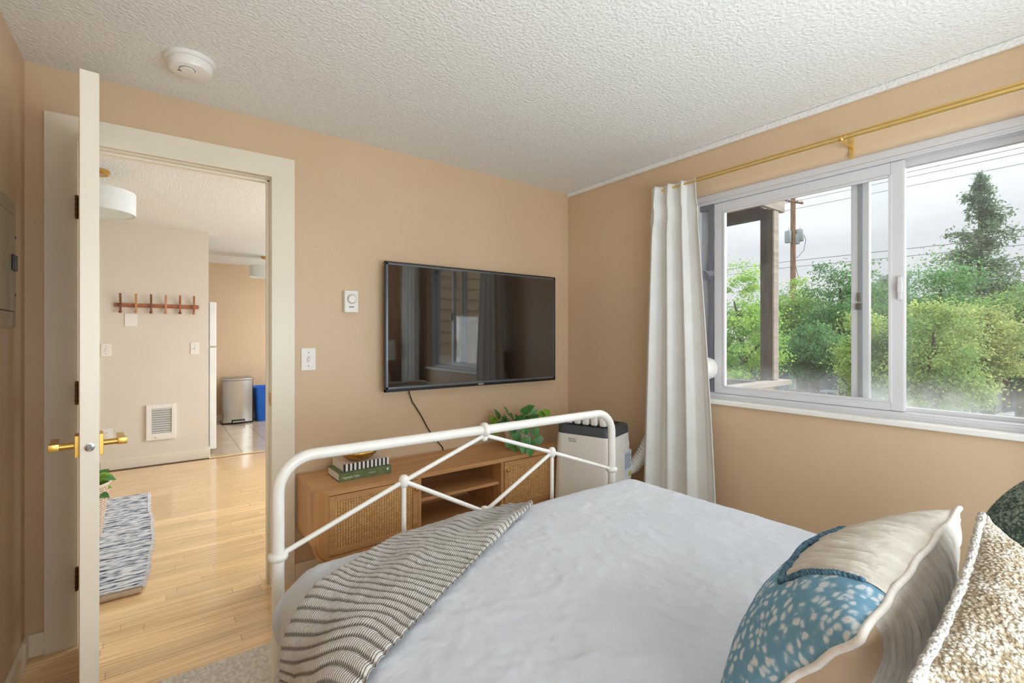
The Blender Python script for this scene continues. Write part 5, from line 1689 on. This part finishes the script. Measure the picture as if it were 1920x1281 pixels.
for px, y0_, y1_, hw in ((1479, 434, 456, 5.5), (1501, 431, 453, 7.0), (1496, 440, 458, 5)):
    a, c = ray(px, y0_, kp), ray(px, y1_, kp)
    r_ = hw * kp / 889.6
    x, y = a.x - 0.1, a.y
    cn = obj('transformer', MB().lathe([(r_ * 0.85, c.z), (r_, c.z + 0.04), (r_, a.z - 0.05), (r_ * 0.9, a.z), (r_ * 0.2, a.z + 0.04)], (x, y, 0), 18), M_can, pole, smooth=True, auto=40)
    obj('bushing', MB().lathe([(0.03, a.z), (0.05, a.z + 0.06), (0.03, a.z + 0.12), (0.02, a.z + 0.2)], (x + 0.08, y, 0), 8), M_ceramic, cn, smooth=True, world=False).data.transform(Matrix.Translation(-Vector(pole.location)))
    obj('mount', MB().tube([(b_.x, b_.y, (a.z + c.z) / 2), (x, y, (a.z + c.z) / 2)], 0.03, 6), M_can, pole)
def wire_pts(p, q, sag, n=24):
    return [(p[0] + (q[0] - p[0]) * t, p[1] + (q[1] - p[1]) * t, p[2] + (q[2] - p[2]) * t - sag * 4 * t * (1 - t)) for t in [i / n for i in range(n + 1)]]
obj('drop_lead', MB().tube([tuple(ray(1506, 436, kp)), tuple(ray(1511, 450, kp)), tuple(ray(1507, 470, kp)), tuple(ray(1496, 482, kp)), tuple(ray(1489, 486, kp))], 0.012, 5), M_black, pole)
obj('drop_lead', MB().tube([tuple(ray(1489, 480, kp)), tuple(ray(1492, 500, kp)), tuple(ray(1497, 520, kp))], 0.012, 5), M_black, pole)
M_wire = mat('cable_grey', (120, 120, 124), 0.7)
yA, yB = 34.0, -14.0
for i, (dx, z0_, sg, r_, lab) in enumerate(((-0.3, za + 0.16, 0.0, 0.011, 'topmost of the power lines across the sky'), (0.0, za + 0.02, 0.0, 0.011, 'second power line from the top, across the sky'),
                                     (0.35, za - 0.28, 0.0, 0.011, 'third power line from the top, across the sky'), (-0.15, 5.05, 0.1, 0.014, 'single cable crossing in front of the conifer'),
                                     (-0.12, 4.75, 0.12, 0.012, 'thin cable just under the one crossing the conifer'), (-0.2, 2.95, 0.15, 0.02, 'upper of the two thick low cables in front of the trees'),
                                     (-0.25, 2.65, 0.22, 0.02, 'lower of the two thick low cables in front of the trees'))):
    xx = b_.x + dx
    tag(obj('power_line', MB().tube(wire_pts((xx, yA, z0_), (xx, b_.y, z0_), sg) + wire_pts((xx, b_.y, z0_), (xx, yB, z0_), sg)[1:], r_, 6), M_wire, smooth=True), lab, 'cable', 'cables on the utility pole')

# ------------------------------------------------------------------ low shop building across the street
bd = thing('shop_building', 'low dark brick shop building across the street behind the trees', 'building', (31, 8, GZ))
M_brick = mat('dark_brick', (112, 78, 70), 0.9, c2=(86, 58, 54), nscale=6)
M_dark = mat('dark_frame', (52, 50, 56), 0.6)
M_win = mat('shop_glass', (92, 100, 112), 0.12, c2=(70, 78, 90), nscale=2)
M_paleb = mat('pale_render', (168, 166, 170), 0.8)
obj('wall', MB().box(29.3, 31.6, -4, 19, GZ, 0.05), M_brick, bd)
obj('roof', MB().box(28.5, 31.9, -4.3, 19.3, 0.05, 0.35), M_dark, bd)
for i in range(9):
    y0 = -3.2 + i * 2.45
    wf = obj('window', MB().box(29.22, 29.32, y0, y0 + 1.8, GZ + 0.5, -0.55), M_dark, bd)
    for j in range(2):
        obj('pane', MB().box(29.18, 29.24, y0 + 0.08 + j * 0.84, y0 + 0.88 + j * 0.84, GZ + 0.6, -0.65), M_win, wf, world=False).data.transform(Matrix.Translation(-Vector(bd.location)))
    obj('pier', MB().box(29.1, 29.34, y0 - 0.42, y0 - 0.22, GZ, 0.05), M_paleb, bd)
tw = thing('apartment_tower', 'distant grey tower showing above the trees beside the meeting stile', 'building', tuple(ray(1690, 560, 62)[:2]) + (GZ,))
c = ray(1690, 560, 62)
zt = ray(1690, 514, 62).z
obj('wall', MB().box(c.x, c.x + 5, c.y - 0.9, c.y + 2.4, GZ, zt), mat('tower_grey', (170, 178, 190), 0.7), tw)
for i in range(5):
    for j in range(3):
        obj('window', MB().box(c.x - 0.05, c.x + 0.02, c.y - 0.6 + j * 1.0, c.y + 0.0 + j * 1.0, zt - 1.4 - i * 1.5, zt - 0.5 - i * 1.5), M_win, tw)

# street signs by the pole
sg = thing('street_sign', 'white street sign on a pale post below the utility pole', 'sign', tuple(ray(1497, 745, 19)[:2]) + (GZ,))
p = ray(1497, 745, 19)
obj('post', MB().tube([(p.x, p.y, GZ), (p.x, p.y, ray(1497, 706, 19).z)], 0.035, 10), M_vinyl, sg, smooth=True, auto=50)
z0, z1 = ray(1497, 730, 19).z, ray(1497, 708, 19).z
obj('panel', MB().box(p.x - 0.05, p.x - 0.035, p.y - 0.12, p.y + 0.16, z0, z1, 0.003), M_vinyl, sg)
obj('panel', MB().box(p.x + 0.04, p.x + 0.055, p.y + 0.16, p.y + 0.40, z0 - 0.05, z1 + 0.12, 0.003), mat('sign_green', (150, 190, 176), 0.6), sg)

# parked cars
M_carglass = mat('car_glass', (40, 46, 54), 0.08)
M_tyre = mat('tyre', (30, 30, 32), 0.8)
def parked_car(name, label, loc, paint):
    t = thing(name, label, 'car', loc, PI / 2)
    W = 0.86
    low = [(-2.2, 0.28), (-2.25, 0.55), (-2.15, 0.82), (-1.35, 0.93), (1.0, 0.93), (2.0, 0.82), (2.22, 0.62), (2.2, 0.28)]
    mb = MB().prism(low, -W, W, 'y')
    bmesh.ops.bevel(mb.bm, geom=list(mb.bm.edges), offset=0.06, segments=2, affect='EDGES')
    obj('body', mb, paint, t, world=False, smooth=True, auto=40)
    cab = [(-1.75, 0.90), (-1.15, 1.36), (-0.6, 1.46), (0.15, 1.44), (0.5, 1.34), (1.15, 0.90)]
    mb = MB()
    A = [mb.bm.verts.new((x, -(W - 0.06 - 0.16 * (z - 0.9) / 0.56), z)) for x, z in cab]
    B = [mb.bm.verts.new((x, (W - 0.06 - 0.16 * (z - 0.9) / 0.56), z)) for x, z in cab]
    mb.bm.faces.new(list(reversed(A))); mb.bm.faces.new(B)
    for i in range(len(cab)):
        j = (i + 1) % len(cab)
        mb.bm.faces.new((A[i], A[j], B[j], B[i]))
    obj('windows', mb, M_carglass, t, world=False)
    rf = MB()
    rp = [(-1.15, 1.365), (-0.6, 1.467), (0.15, 1.447), (0.5, 1.345)]
    A = [rf.bm.verts.new((x, -0.66, z)) for x, z in rp] ; B = [rf.bm.verts.new((x, 0.66, z)) for x, z in rp]
    A2 = [rf.bm.verts.new((x, -0.66, z + 0.03)) for x, z in rp] ; B2 = [rf.bm.verts.new((x, 0.66, z + 0.03)) for x, z in rp]
    for i in range(3):
        rf.bm.faces.new((A[i], A[i + 1], B[i + 1], B[i])); rf.bm.faces.new((A2[i], B2[i], B2[i + 1], A2[i + 1]))
        rf.bm.faces.new((A[i], A2[i], A2[i + 1], A[i + 1])); rf.bm.faces.new((B[i], B[i + 1], B2[i + 1], B2[i]))
    rf.bm.faces.new((A[0], B[0], B2[0], A2[0])); rf.bm.faces.new((A[3], A2[3], B2[3], B[3]))
    obj('roof', rf, paint, t, world=False)
    for s in (-1, 1):
        for seg_ in (((-1.74, 0.91), (-1.15, 1.38)), ((0.5, 1.36), (1.14, 0.91)), ((-0.35, 0.92), (-0.35, 1.44))):
            (xa, za_), (xb, zb_) = seg_
            obj('pillar', MB().tube([(xa, s * (W - 0.05 - 0.16 * (za_ - 0.9) / 0.56), za_), (xb, s * (W - 0.05 - 0.16 * (zb_ - 0.9) / 0.56), zb_)], 0.035, 6), paint, t, world=False)
        for x in (-1.4, 1.4):
            wh = obj('wheel', MB().lathe([(0.2, -0.1), (0.32, -0.09), (0.32, 0.09), (0.2, 0.1)], (x, s * (W - 0.08), 0.32), 20, 'y'), M_tyre, t, world=False, smooth=True, auto=40)
            obj('hubcap', MB().lathe([(0.19, -0.104), (0.19, 0.104)], (x, s * (W - 0.08), 0.32), 16, 'y'), M_chrome, wh, world=False)
    return t
p = ray(1905, 770, 17.0)
parked_car('car', 'silver parked car at the lower right corner of the window', (p.x, p.y, GZ), mat('silver_paint', (196, 202, 210), 0.25, 0.3))
p = ray(1925, 742, 20.0)
parked_car('car', 'dark parked car beyond the silver one at the right edge of the window', (27.45, p.y - 0.2, GZ), mat('dark_paint', (70, 74, 84), 0.25, 0.3))
p = ray(1535, 740, 21.5)
parked_car('car', 'grey parked car under the trees right of the utility pole', (p.x + 3.3, p.y + 1.0, GZ), mat('grey_paint', (150, 156, 166), 0.3, 0.2))
